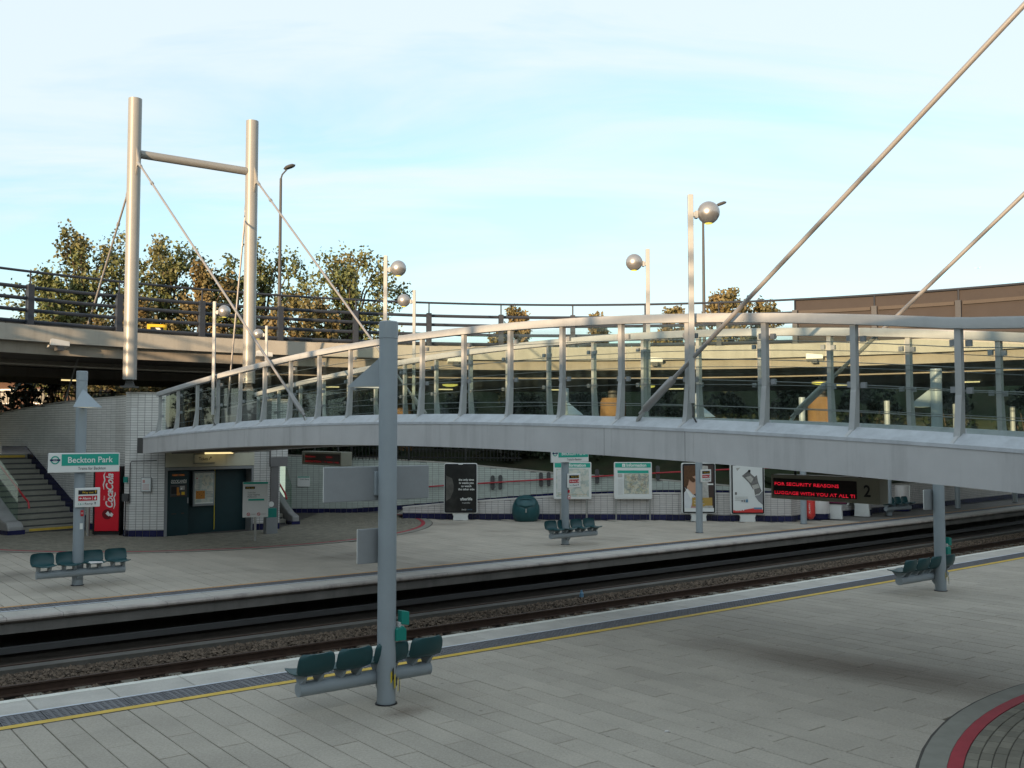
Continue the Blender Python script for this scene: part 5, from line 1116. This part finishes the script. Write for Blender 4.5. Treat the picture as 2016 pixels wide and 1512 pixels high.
# ================================================================== POSTER STANDS, INFORMATION BOARDS
def rounded(w, h, r, n=5):
    pts = []
    for cx_, cz_, a0 in ((w / 2 - r, -h / 2 + r, -90), (w / 2 - r, h / 2 - r, 0), (-w / 2 + r, h / 2 - r, 90), (-w / 2 + r, -h / 2 + r, 180)):
        for i in range(n + 1):
            a = R(a0 + 90 * i / n); pts.append((cx_ + r * math.cos(a), cz_ + r * math.sin(a)))
    return pts
def poster(px, pyb, w, h, zc, lab, n=(0, -1, 0), P=None):
    p = P or (onz(px, pyb) - Vector((0, 0.15, 0))); t = thing('poster_stand', lab, 'poster', face_frame((p.x, p.y, 0), n), 'freestanding poster stands')
    def fr(pts): return [(a, b + zc) for a, b in pts]
    mb = MB(); mb.prism(fr(rounded(w, h, 0.07)), 0.02, 0.20, 'y'); mb.build('case', 'stand_white', t, bevel=0.015)
    mb = MB(); mb.prism(fr(rounded(w - 0.05, h - 0.05, 0.06)), 0.008, 0.02, 'y'); mb.build('frame', 'sign_black', t)
    z0 = zc - h / 2
    mb = MB(); mb.prism([(-0.27, 0), (0.27, 0), (0.25, z0 - 0.1), (0.30, z0 + 0.01), (-0.30, z0 + 0.01), (-0.25, z0 - 0.1)], 0.04, 0.19, 'y'); mb.build('plinth', 'stand_white', t, bevel=0.008)
    mb = MB(); mb.box(-0.08, 0.08, 0.0, 0.03, zc + h / 2 - 0.05, zc + h / 2 - 0.01); mb.build('catch', 'stand_white', t)
    return t, zc
w_, h_ = 1.18, 1.77
t, zc = poster(907, 1024, w_, h_, 1.13, 'black advertising poster with small white lettering')
pr = Print(0.007); iw, ih = w_ - 0.15, h_ - 0.15; pr.rect(-iw / 2, iw / 2, zc - ih / 2, zc + ih / 2, 'poster_dark')
pr.poly([(-iw / 2, zc - 0.45), (-0.36, zc - 0.35), (-0.26, zc - 0.1), (-0.24, zc + 0.1), (-0.3, zc + 0.35), (-iw / 2, zc + 0.45)], 'poster_face')
for k, s in enumerate(('the only time', 'tv wants you', 'to watch', 'the other side')): pr.text(s, 0.20, zc + 0.27 - 0.112 * k, 0.10, 'sign_white', 'c', bold=0.02)
pr.text('afterlife', 0.20, zc - 0.42, 0.14, 'sign_white', 'c', bold=0.02); pr.text('in paradise', 0.20, zc - 0.53, 0.065, 'sign_white', 'c'); pr.text('SPACE', 0.12, zc - 0.77, 0.06, 'sign_white', 'c'); pr.text('NK.TV', 0.33, zc - 0.77, 0.06, 'print_blue', 'c'); pr.build('print', t)
t, zc = poster(1375, 1026, w_, h_, 1.15, 'poster of a curly haired person in a white shirt')
pr = Print(0.007); pr.rect(-iw / 2, iw / 2, zc - ih / 2, zc + ih / 2, 'dark_brown')
pr.poly([(-iw / 2, zc - 0.7), (-0.05, zc - 0.7), (-0.1, zc - 0.3), (-0.2, zc - 0.2), (-0.4, zc + 0.0), (-iw / 2, zc - 0.15)], 'shirt'); pr.poly([(-0.3, zc - 0.7), (-0.08, zc - 0.7), (-0.02, zc - 0.3), (-0.18, zc - 0.3)], 'pink_print')
pr.poly([(-0.42, zc + 0.02), (-0.2, zc - 0.22), (0.0, zc - 0.12), (0.02, zc + 0.3), (-0.1, zc + 0.45), (-0.36, zc + 0.36)], 'skin'); pr.poly([(-0.46, zc + 0.0), (-0.5, zc + 0.05), (-0.28, zc - 0.38), (-0.2, zc - 0.25)], 'sign_white')
pr.poly([(-iw / 2, zc + 0.05), (-0.38, zc + 0.1), (-0.33, zc + 0.35), (-0.22, zc + 0.42), (-0.1, zc + 0.5), (0.02, zc + 0.38), (0.08, zc + 0.55), (0.02, zc + 0.72), (-0.15, zc + 0.8), (-iw / 2, zc + 0.78)], 'hair')
for k in range(9): pr.disc(-0.42 + 0.055 * k, zc + 0.48 + 0.22 * math.sin(k * 1.3), 0.08, 'hair', n=12)
pr.poly([(0.10, zc - 0.7), (0.36, zc - 0.7), (0.33, zc - 0.1), (0.32, zc + 0.78), (0.10, zc + 0.8)], 'print_light'); pr.rect(0.3, 0.5, zc + 0.12, zc + 0.17, 'sign_white')
pr.rect(-0.24, 0.46, zc - 0.62, zc - 0.32, 'ochre'); pr.text('make time', -0.18, zc - 0.45, 0.08, 'sign_white'); pr.text('for London', -0.18, zc - 0.55, 0.08, 'sign_white'); pr.rect(-iw / 2, iw / 2, zc - ih / 2, zc - 0.68, 'poster_white'); pr.rect(0.2, 0.48, zc - 0.68, zc - 0.60, 'print_light'); pr.build('print', t)
t, zc = poster(1471, 1027, w_, h_, 1.14, 'white poster with a red wave and a tilted grey patterned shape')
pr = Print(0.007); pr.rect(-iw / 2, iw / 2, zc - ih / 2, zc + ih / 2, 'poster_white')
pr.poly([(-0.4, zc + 0.72), (-0.25, zc + 0.74), (-0.36, zc + 0.62)], 'print_light'); pr.poly([(-0.2, zc + 0.45), (0.05, zc + 0.65), (0.12, zc + 0.52), (0.24, zc + 0.42), (0.32, zc + 0.48), (0.36, zc + 0.25), (0.46, zc - 0.02), (0.50, zc - 0.1), (0.24, zc - 0.22), (0.2, zc - 0.05), (0.05, zc + 0.2), (-0.1, zc + 0.36)], 'print_grey')
pr.poly([(-0.08, zc + 0.40), (0.1, zc + 0.46), (0.2, zc + 0.36), (0.12, zc + 0.2)], 'print_light'); pr.poly([(0.14, zc + 0.12), (0.36, zc + 0.18), (0.42, zc + 0.05), (0.2, zc - 0.02)], 'print_light'); pr.rect(0.02, 0.10, zc + 0.58, zc + 0.66, 'sign_black')
pr.poly([(0.24, zc - 0.24), (0.515, zc - 0.08), (0.515, zc - 0.55), (0.36, zc - 0.42)], 'print_pencil'); pr.line([(0.2, zc + 0.0), (0.24, zc - 0.22), (0.38, zc - 0.2), (0.5, zc - 0.06)], 0.02, 'sign_white')
pr.rect(-0.45, -0.38, zc - 0.2, zc - 0.11, 'print_grey')
for k in range(3): pr.line([(-0.46, zc - 0.28 - 0.055 * k), (0.0, zc - 0.28 - 0.055 * k)], 0.012, 'print_light')
pr.rect(-0.23, -0.17, zc - 0.44, zc - 0.38, 'print_pencil'); pr.rect(-0.15, -0.1, zc - 0.45, zc - 0.37, 'print_pencil'); pr.rect(-0.08, 0.0, zc - 0.46, zc - 0.36, 'print_blue')
wave = [(-iw / 2, zc - ih / 2), (iw / 2, zc - ih / 2), (iw / 2, zc - 0.74)] + [(iw / 2 - iw * k / 12, zc - 0.70 + 0.055 * math.cos(math.pi * (k / 12) * 1.15 - 3.3) * -1 + 0.02 * k / 12) for k in range(1, 13)]
pr.poly(wave, 'print_red'); pr.text('SanDisk', -0.46, zc - 0.755, 0.085, 'sign_white', width=0.25, bold=0.02); pr.poly([(-0.18, zc - 0.755), (-0.12, zc - 0.72), (-0.18, zc - 0.69)], 'sign_white'); pr.rect(0.2, 0.48, zc - 0.70, zc - 0.64, 'print_blue'); pr.build('print', t)
for px, py, col, lab in ((1642, 1022, 'print_purple', 'purple poster turned along the platform behind the red cylinder'), (1696, 1017, 'poster_white', 'pale poster with a blue strip turned along the platform')):
    P = onz(px, py); t, zc = poster(0, 0, w_ * 0.85, 0.95, 0.98, lab, n=(-0.55, -0.83, 0), P=P)
    pr = Print(0.007); q = w_ * 0.85 - 0.13; pr.rect(-q / 2, q / 2, zc - 0.41, zc + 0.41, col)
    if col == 'print_purple': pr.text('MUST', -0.36, zc + 0.1, 0.13, 'sign_white'); pr.text('SEE', -0.36, zc - 0.08, 0.1, 'sign_white')
    else: pr.rect(-q / 2 + 0.03, q / 2 - 0.03, zc - 0.12, zc + 0.1, 'print_blue'); pr.rect(-q / 2 + 0.03, q / 2 - 0.03, zc - 0.3, zc - 0.2, 'print_light')
    pr.build('print', t)
def info_board(px, py, lab, kind):
    P = onz(px, py) - Vector((0, 0.12, 0)); t = thing('information_board', lab, 'information board', face_frame((P.x, P.y, 0), (0, -1, 0)))
    for x in (-0.60, 0.60) if kind else (-0.42, 0.50):
        mb = MB(); mb.tube([(x, 0.06, 0), (x, 0.06, 0.85)], 0.03, 12); mb.build('leg', 'steel', t, smooth=True)
    mb = MB(); mb.prism([(a, b + 1.40) for a, b in rounded(1.34, 1.30, 0.04)], 0.0, 0.12, 'y'); mb.build('case', 'stand_white', t, bevel=0.012)
    pr = Print(-0.001); pr.rect(-0.63, 0.63, 1.86, 2.02, 'sign_green'); pr.rect(-0.38, -0.27, 1.885, 1.995, 'sign_white'); pr.text('i', -0.325, 1.90, 0.11, 'sign_green', 'c', bold=0.02); pr.text('Information', -0.23, 1.895, 0.15, 'sign_white', width=0.70, bold=0.03); pr.build('header', t)
    pr = Print(-0.001)
    if kind:
        pr.rect(-0.58, 0.58, 0.83, 1.78, 'poster_white'); pr.rect(-0.55, 0.55, 1.66, 1.76, 'sign_green'); pr.rect(-0.32, 0.56, 0.93, 1.65, 'map_busy'); pr.rect(-0.54, -0.38, 1.52, 1.64, 'print_light')
        for k in range(46):
            x, z = random.uniform(-0.3, 0.54), random.uniform(0.95, 1.63); a = random.uniform(0, 6.28); pts_ = [(x, z)]
            for s in range(4): a += random.uniform(-0.9, 0.9); x = min(0.55, max(-0.31, x + 0.06 * math.cos(a))); z = min(1.64, max(0.94, z + 0.06 * math.sin(a))); pts_.append((x, z))
            if len(set(pts_)) == 5: pr.line(pts_, 0.008, random.choice(['map_line', 'map_line', 'print_grey', 'map_yellow']))
        for k in range(14): pr.line([(-0.54, 1.45 - 0.04 * k), (-0.37, 1.45 - 0.04 * k)], 0.008, 'print_light')
    else:
        pr.rect(-0.58, 0.58, 0.83, 1.82, 'map_pale'); pr.rect(-0.54, -0.40, 1.0, 1.76, 'poster_white')
        for k in range(16): pr.line([(-0.53, 1.72 - 0.045 * k), (-0.42, 1.72 - 0.045 * k)], 0.01, 'print_light')
        for k in range(20):
            x, z = random.uniform(-0.3, 0.45), random.uniform(1.1, 1.6); a = random.uniform(0, 6.28); pr.line([(x, z), (x + 0.12 * math.cos(a), z + 0.12 * math.sin(a)), (x + 0.2 * math.cos(a + 0.4), z + 0.2 * math.sin(a + 0.4))], 0.008, 'print_light')
        pr.rect(0.1, 0.28, 1.16, 1.20, 'print_blue'); pr.text('continuous your journey from here', -0.5, 0.90, 0.06, 'ochre', width=1.0)
    pr.build('map', t); return t
info_board(1127, 1024, 'information board with pale map half hidden by the grey pole', 0); info_board(1246, 1024, 'information board with densely coloured street map', 1)
# taped teal box at the foot of the first board's leg
P = onz(1102, 1022); t = thing('meter_box', 'small teal box with yellow tape on the board leg', 'box', (P.x, P.y - 0.08, 0))
mb = MB(); mb.box(-0.07, 0.07, -0.06, 0.06, 0.25, 0.52); mb.build('box', 'green_box', t, bevel=0.008); mb = MB(); mb.box(-0.09, 0.06, -0.065, 0.065, 0.0, 0.2); mb.build('tape', 'tape_yellow', t)
# round grit bin
P = onz(1035, 1024); t = thing('grit_bin', 'round teal grit bin with hinged lid beside the black poster', 'bin', (P.x, P.y - 0.35, 0))
prf = [(0.36, 0.0), (0.42, 0.06), (0.475, 0.22), (0.49, 0.38), (0.475, 0.53), (0.42, 0.67), (0.33, 0.79), (0.22, 0.865), (0.10, 0.90), (0.01, 0.91)]
mb = MB(); mb.lathe(prf, 36); mb.build('shell', 'teal_bin', t, smooth=True)
mb = MB(); vs = []; n = 14        # lid: a raised patch of the same body, facing the platform
for k in range(7):
    for j in range(n + 1):
        f_ = k / 6; aw = R(64) * math.sqrt(max(0.0, 1 - f_ ** 2.4)) if f_ < 1 else 0.02
        az = R(-90) + (-1 + 2 * j / n) * aw; z = 0.83 - 0.31 * f_; r = float(np.interp(z, [q[1] for q in prf], [q[0] for q in prf])) + 0.022
        vs.append((r * math.cos(az), r * math.sin(az), z))
mb.add(vs, [(k * (n + 1) + j, k * (n + 1) + j + 1, (k + 1) * (n + 1) + j + 1, (k + 1) * (n + 1) + j) for k in range(6) for j in range(n)])
o = mb.build('lid', 'teal_bin', t, smooth=True); sm = o.modifiers.new('solid', 'SOLIDIFY'); sm.thickness = 0.02
mb = MB(); mb.box(-0.30, 0.30, -0.40, -0.375, 0.78, 0.80); mb.build('hinge', 'teal_dark', t); mb = MB(); mb.box(-0.02, 0.02, -0.52, -0.485, 0.33, 0.46); mb.build('latch', 'steel', t)

# ================================================================== VENDING MACHINE AND SMALL WALL THINGS
P = onz(206, 1055); T = face_frame((P.x, P.y + 0.42, 0), (0.10, -1, 0)); t = thing('vending_machine', 'tall red drinks vending machine with white script lettering', 'vending machine', T)
mb = MB(); mb.box(-0.42, 0.37, -0.36, 0.40, 0.05, 2.06); mb.build('cabinet', 'black', t, bevel=0.012)
mb = MB(); mb.box(-0.35, 0.35, -0.415, -0.361, 0.14, 2.05); mb.build('door', 'machine_red', t, bevel=0.015)
mb = MB(); mb.box(-0.38, 0.34, -0.34, 0.38, 0.0, 0.05); mb.build('feet', 'grey_dark', t)
pr = Print(-0.416)
pr.disc(0.02, 0.64, 0.15, 'machine_dark_red')
for s_, z0, sz, wd in (('Coca', 0.84, 0.30, 0.52), ('Cola', 1.36, 0.30, 0.50)):
    pr.text(s_, 0.17, z0, sz, 'sign_white', width=wd, shear=0.35, bold=0.022, rot=R(90))
pr.line([(0.20, 0.80), (0.235, 0.92), (0.22, 1.06), (0.20, 1.14), (0.24, 1.22), (0.235, 1.30)], [0.012, 0.035, 0.04, 0.03, 0.04, 0.012], 'sign_white')
pr.line([(-0.09, 1.38), (-0.11, 1.52), (-0.07, 1.66), (-0.10, 1.80), (-0.06, 1.90)], [0.012, 0.035, 0.04, 0.035, 0.01], 'sign_white')
pr.line([(0.10, 1.40), (0.10, 1.30)], 0.04, 'sign_white'); pr.text('Enjoy', -0.06, 1.06, 0.06, 'sign_white', width=0.14, rot=R(90), shear=0.3)
pr.poly([(-0.03, 0.66), (0.06, 0.58), (0.12, 0.62), (0.04, 0.74)], 'sign_white'); pr.poly([(0.09, 0.60), (0.16, 0.56), (0.2, 0.64), (0.13, 0.70)], 'sign_white'); pr.build('lettering', t)
P = onz(172, 1056); mb = MB(); mb.tube([(P.x, P.y, 0), (P.x, P.y, 0.98)], 0.055, 16); tag(mb.build('bollard', 'steel', loc=(P.x, P.y, 0), smooth=True), 'short silver bollard at the side of the vending machine', 'bollard')
# framed notice, call point and conduit on the tiled corner
P = aty(288, 954, 29.25); t = thing('framed_notice', 'small framed notice on the white tiled corner wall', 'notice', face_frame((P.x, 29.255, P.z), (0, -1, 0)))
mb = MB(); mb.box(-0.155, 0.155, -0.03, 0.0, -0.21, 0.21); mb.build('frame', 'sign_grey', t, bevel=0.006); pr = Print(-0.031); pr.rect(-0.135, 0.135, -0.19, 0.19, 'poster_white'); pr.rect(-0.1, -0.03, 0.05, 0.14, 'pink_print')
for k in range(5): pr.line([(-0.1, 0.0 - 0.035 * k), (0.1, 0.0 - 0.035 * k)], 0.01, 'pink_print')
pr.build('print', t)
P = aty(250, 980, 29.27); t = thing('call_point', 'small grey call point box with conduit on the tiled corner', 'call point', (P.x - 0.02, 29.25, P.z))
mb = MB(); mb.box(-0.09, 0.09, -0.09, 0.0, -0.1, 0.12); mb.build('box', 'grey_dark', t, bevel=0.008); mb = MB(); mb.box(-0.07, 0.05, -0.05, 0.0, 0.45, 0.62); mb.build('indicator', 'green_box', t)
mb = MB(); mb.tube([(0.12, -0.04, -0.15), (0.12, -0.04, 1.0), (0.16, -0.04, 1.08), (0.9, -0.04, 1.1)], 0.014, 6); mb.tube([(0.0, -0.04, -0.1), (0.0, -0.04, -1.1)], 0.02, 6); mb.build('conduit', 'grey_dark', t, smooth=True)
# direction board on a stalk
P = onz(502, 1066); T = face_frame((P.x, P.y, 0), (0.30, -1, 0)); t = thing('direction_board', 'white direction board on a single stalk before the dark recess', 'sign', T)
mb = MB(); mb.tube([(0, 0.06, 0), (0, 0.06, 0.72)], 0.035, 12); mb.build('stalk', 'steel', t, smooth=True)
mb = MB(); mb.box(-0.35, 0.35, 0.0, 0.12, 0.68, 1.68); mb.build('board', 'stand_white', t, bevel=0.01)
pr = Print(-0.001); pr.rect(-0.34, 0.34, 1.62, 1.675, 'sign_green'); pr.rect(-0.29, -0.02, 1.48, 1.55, 'sign_black'); pr.text('Way out', -0.155, 1.495, 0.055, 'sign_yellow', 'c', width=0.22); pr.text('Trains for', -0.22, 1.36, 0.06, 'sign_black', width=0.22); pr.text('Tower Gateway', -0.22, 1.30, 0.06, 'sign_black', width=0.34); pr.text('Platform 2', -0.22, 1.24, 0.06, 'sign_black', width=0.24); pr.rect(-0.2, 0.24, 1.15, 1.20, 'sign_green')
for x in (-0.19, 0.09):
    pr.ring(x, 0.77, 0.032, 0.045, 'sign_red'); pr.line([(x - 0.03, 0.80), (x + 0.03, 0.74)], 0.01, 'sign_red'); pr.line([(x + 0.06, 0.77), (x + 0.2, 0.77)], 0.014, 'print_light')
pr.build('lettering', t)
# litter bin and small cabinet beside the pillar
P = onz(528, 1052); t = thing('wall_cabinet', 'grey cabinet with green box on top against the white pillar', 'cabinet', face_frame((P.x, P.y + 0.2, 0), (0.55, -0.83, 0)))
mb = MB(); mb.box(-0.17, 0.19, -0.15, 0.12, 0, 0.5); mb.build('body', 'sign_grey', t, bevel=0.01); mb = MB(); mb.box(-0.15, 0.16, -0.14, 0.1, 0.501, 0.78); mb.build('green_box', 'green_box', t, bevel=0.01); mb = MB(); mb.lathe([(0.085, 0), (0.085, 0.02)], 18, T=Matrix.Translation((0.0, -0.08, 0.9)) @ Matrix.Rotation(R(90), 4, 'X')); mb.build('round_sign', 'sign_white', t)
# small sign on the pale wall by the ramp start
P = aty(597, 948, 38.3); t = thing('ramp_sign', 'small white ramp sign with green header on the pale tiled wall', 'sign', face_frame((P.x, 38.38, P.z), (0.0, -1, 0)))
mb = MB(); mb.box(-0.24, 0.24, -0.03, 0.0, -0.2, 0.2); mb.build('board', 'sign_white', t, bevel=0.006); pr = Print(-0.031); pr.rect(-0.23, 0.23, 0.15, 0.19, 'sign_green'); pr.text('f & h Ramp', 0.05, 0.06, 0.07, 'sign_black', 'c', width=0.34); pr.build('lettering', t)
# small litter on the paving
p = onz(1313, 1441); mb = MB(); mb.hexa([(p.x - 0.03, p.y - 0.015, 0.002), (p.x + 0.03, p.y - 0.01, 0.002), (p.x + 0.025, p.y + 0.02, 0.002), (p.x - 0.02, p.y + 0.015, 0.002), (p.x - 0.02, p.y - 0.01, 0.012), (p.x + 0.02, p.y - 0.01, 0.015), (p.x + 0.02, p.y + 0.01, 0.012), (p.x - 0.015, p.y + 0.01, 0.014)]); tag(mb.build('litter', 'paper', loc=(p.x, p.y, 0)), 'scrap of white paper on the grey paving', 'litter')

# ================================================================== TREES, SHRUBS, HOUSE, AEROPLANE
def leaves_mesh(name, C, S, N, spread, size, matname):
    """N leaf quads around each clump centre C with radii S"""
    k = len(C); C = np.repeat(C, N, 0); S = np.repeat(S, N, 0); n = len(C)
    d = rng.normal(size=(n, 3)); d /= np.linalg.norm(d, axis=1)[:, None]; rr_ = rng.random(n) ** 0.45
    P = C + d * (rr_ * spread)[:, None] * S[:, None]
    a = rng.normal(size=(n, 3)); a /= np.linalg.norm(a, axis=1)[:, None]; b = np.cross(a, rng.normal(size=(n, 3))); b /= np.linalg.norm(b, axis=1)[:, None]
    s = rng.uniform(0.65, 1.3, n)[:, None] * size
    V = np.stack([P - a * s * 0.5, P + b * s * 0.36 + a * s * 0.05, P + a * s * 0.55, P - b * s * 0.36 + a * s * 0.05], 1).reshape(-1, 3)
    me = bpy.data.meshes.new(name); me.vertices.add(4 * n); me.vertices.foreach_set('co', V.ravel()); me.loops.add(4 * n); me.loops.foreach_set('vertex_index', np.arange(4 * n)); me.polygons.add(n); me.polygons.foreach_set('loop_start', np.arange(0, 4 * n, 4)); me.polygons.foreach_set('loop_total', np.full(n, 4)); me.update(calc_edges=True); me.validate(); me.materials.append(MATS[matname]); return me
def tree(px, ytop, Y, halfpx, lab, matname='leaf', leaders=6, dens=1.0, zlow=0.30, group='trees beyond the road'):
    top = aty(px, ytop, Y); Rw = 1.22 * halfpx / FOC * Y; H = top.z - GZ - 0.45
    t = thing('tree', lab, 'tree', (top.x, Y, GZ), group)
    tr = MB(); tr.tube([(0, 0, -0.1), (0.05, 0, H * 0.2), (0.0, 0.05, H * 0.45), (0.05, 0, H * 0.75), (0, 0, H * 0.93)], [0.02 * H, 0.017 * H, 0.012 * H, 0.007 * H, 0.002 * H], 8)
    C = []; S = []; nb = int(leaders * 4.5 * dens) + 4; z0 = H * zlow
    for k in range(nb):
        f_ = (k + random.random()) / nb; z = z0 + (H - z0) * (0.04 + 0.90 * f_)
        env = Rw * (math.sqrt(max(0.0, 1 - ((f_ - 0.40) / 0.63) ** 3.2)) if f_ > 0.40 else 0.84 + 0.40 * f_)
        a = k * 2.4 + random.uniform(-0.5, 0.5); q = env * random.choice((0.2, 0.5, 0.7, 0.85, 0.95)) * random.uniform(0.8, 1.0)
        bx_, by_ = q * math.cos(a), q * math.sin(a); br = Rw * random.uniform(0.20, 0.32) * (1.0 - 0.35 * f_); bv = br * random.uniform(1.2, 1.9)
        if f_ > 0.78: br *= 0.7; bv *= 1.15
        top_z = min(z, H - bv * 0.9)
        tr.tube([(0, 0, max(H * 0.14, top_z - 0.42 * H)), (bx_ * 0.45, by_ * 0.45, top_z - bv * 1.1), (bx_, by_, top_z + bv * 0.6)], [0.008 * H, 0.0045 * H, 0.0012 * H], 5, caps=False)
        for i in range(11):
            d_ = Vector((random.gauss(0, 1), random.gauss(0, 1), random.gauss(0, 1))).normalized() * random.uniform(0.55, 1.05)
            c_ = (bx_ + d_.x * br, by_ + d_.y * br, top_z + d_.z * bv); C.append(c_); S.append(random.uniform(0.55, 1.15))
            if i % 3 == 0: tr.tube([(bx_, by_, top_z - 0.3 * bv), c_], [0.022, 0.006], 4, caps=False)
    tr.build('trunk', 'bark', t, smooth=True)
    me = leaves_mesh('crown', np.array(C), np.array(S), 20, 0.10 * Rw + 0.27, 0.20, matname)
    o = bpy.data.objects.new('crown', me); COL.objects.link(o); o.parent = t
tree(168, 442, 53, 100, 'tall green tree with spiky top left of the near mast', leaders=8, dens=1.15)
tree(118, 520, 50, 50, 'lower green tree at the edge of the clump by the back stay', leaders=5)
tree(330, 456, 53, 80, 'tree with three pointed tops between the two masts', leaders=7, dens=1.1)
tree(405, 495, 51, 52, 'small brownish tree close beside the far mast', 'leaf_brown', leaders=5)
tree(520, 470, 54, 88, 'loose open tree standing behind the street lamp column', leaders=7, dens=0.85)
tree(462, 512, 52, 46, 'slim tree half hidden behind the far mast', leaders=4)
tree(690, 478, 53, 88, 'rounded tree at the end of the clump near the globe lamps', leaders=8, dens=1.05)
tree(262, 560, 50, 75, 'low brown bushy tree behind the parapet rails between the masts', 'leaf_brown', leaders=7, zlow=0.12)
tree(600, 560, 50, 70, 'low brown bushy tree behind the parapet rails under the rounded crown', 'leaf_brown', leaders=7, zlow=0.12)
tree(1020, 588, 58, 30, 'small pointed tree peeping over the middle of the parapet', 'leaf_brown', leaders=5)
tree(985, 618, 56, 20, 'very small treetop beside the pointed tree over the parapet', 'leaf_brown', leaders=3)
tree(1180, 604, 58, 34, 'small sparse treetop over the parapet above the name sign', 'leaf_brown', leaders=4, dens=0.7)
tree(1322, 583, 57, 34, 'sparse brown treetop beside the tall bridge lamp', 'leaf_brown', leaders=5, dens=0.8)
tree(1428, 553, 56, 48, 'brown tree behind the second street lamp column', 'leaf_brown', leaders=7, dens=0.9)
tree(1508, 566, 57, 34, 'brown tree crossed by the thick stay rod', 'leaf_brown', leaders=5, dens=0.85)
# dark shrubs standing beyond the viaduct, each its own thing
def shrub(a, r, h, w, lab, k, m='leaf_dark'):
    t = thing('shrub', lab, 'shrub', ring(a, r, GZ), 'dark shrubs beyond the viaduct'); C = []; S = []
    for i in range(46):
        f_ = random.random(); b = random.uniform(0, 6.28); q = w * math.sqrt(random.random()) * (1 - 0.5 * f_); C.append((q * math.cos(b), q * math.sin(b) * 0.8, 0.15 + (h - 0.3) * f_)); S.append(random.uniform(0.6, 1.0))
    me = leaves_mesh('foliage', np.array(C), np.array(S), 26, 0.55, 0.26, m); o = bpy.data.objects.new('foliage', me); COL.objects.link(o); o.parent = t
    mb = MB()
    for i in range(5): b = 1.26 * i; mb.tube([(0, 0, -0.05), (0.4 * w * math.cos(b), 0.4 * w * math.sin(b), h * 0.6)], [0.05, 0.015], 5)
    mb.build('stems', 'bark', t)
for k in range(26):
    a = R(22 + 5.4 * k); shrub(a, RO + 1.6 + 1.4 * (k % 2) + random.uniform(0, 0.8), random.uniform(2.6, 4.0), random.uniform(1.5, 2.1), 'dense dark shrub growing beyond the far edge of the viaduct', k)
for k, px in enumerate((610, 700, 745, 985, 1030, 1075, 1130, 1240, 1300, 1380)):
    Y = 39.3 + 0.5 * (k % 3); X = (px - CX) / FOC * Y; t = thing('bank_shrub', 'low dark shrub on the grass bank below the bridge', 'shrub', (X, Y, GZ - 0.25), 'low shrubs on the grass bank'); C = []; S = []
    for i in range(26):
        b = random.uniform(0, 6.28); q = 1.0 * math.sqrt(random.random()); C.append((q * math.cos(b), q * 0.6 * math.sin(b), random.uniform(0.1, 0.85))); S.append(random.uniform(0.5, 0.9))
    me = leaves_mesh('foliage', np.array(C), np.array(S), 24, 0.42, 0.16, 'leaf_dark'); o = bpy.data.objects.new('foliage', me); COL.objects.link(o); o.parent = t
# house seen below the viaduct on the left
t = thing('brick_house', 'brown brick house seen below the viaduct behind the black fence', 'house', (-46, 82, GZ))
mb = MB(); mb.box(-9, 9, 0, 9, 0, 5.2); mb.build('wall', 'house_brick', t); mb = MB(); mb.prism([(-0.4, 5.2), (9.4, 5.2), (4.5, 8.4)], -9.3, 9.3, 'x'); rf = mb.build('roof', 'house_roof', t)
mb = MB(); mb.box(4.5, 5.3, 4, 4.8, 7, 9.4); mb.build('chimney', 'house_brick', rf)
for x in (-6.6, -3.2, 0.6, 4.0, 6.8):
    for z in (0.9, 3.3):
        mb = MB(); mb.box(x - 0.6, x + 0.6, -0.05, 0.05, z, z + 1.25); w = mb.build('window', 'sign_white', t); mb = MB(); mb.box(x - 0.5, x + 0.5, -0.07, -0.052, z + 0.1, z + 1.15); mb.build('pane', 'house_glass', w)
mb = MB(); mb.box(-1.8, -0.8, -0.06, 0.04, 0, 2.0); mb.build('door', 'dark_brown', t)
# distant aeroplane
p = aty(1924, 528, 3200); t = thing('aeroplane', 'tiny distant aeroplane in the clear sky', 'aeroplane', (p.x, p.y, p.z))
mb = MB(); mb.tube([(-9, 0, 0), (-8, 0, 0), (6, 0, 0.2), (9, 0, 0.7)], [0.3, 1.1, 1.1, 0.2], 10); mb.build('fuselage', 'aeroplane', t, smooth=True)
for s in (-1, 1):
    mb = MB(); mb.hexa([(-2, 0, -0.3), (2, 0, -0.3), (3.5, s * 11, 0.5), (2.5, s * 11, 0.5), (-2, 0, 0), (2, 0, 0), (3.5, s * 11, 0.7), (2.5, s * 11, 0.7)]); mb.build('wing', 'aeroplane', t)
mb = MB(); mb.hexa([(6.5, -0.1, 0.5), (9, -0.1, 0.5), (9, 0.1, 0.5), (6.5, 0.1, 0.5), (8.2, -0.1, 4), (9.4, -0.1, 4), (9.4, 0.1, 4), (8.2, 0.1, 4)]); mb.build('tail_fin', 'aeroplane', t)
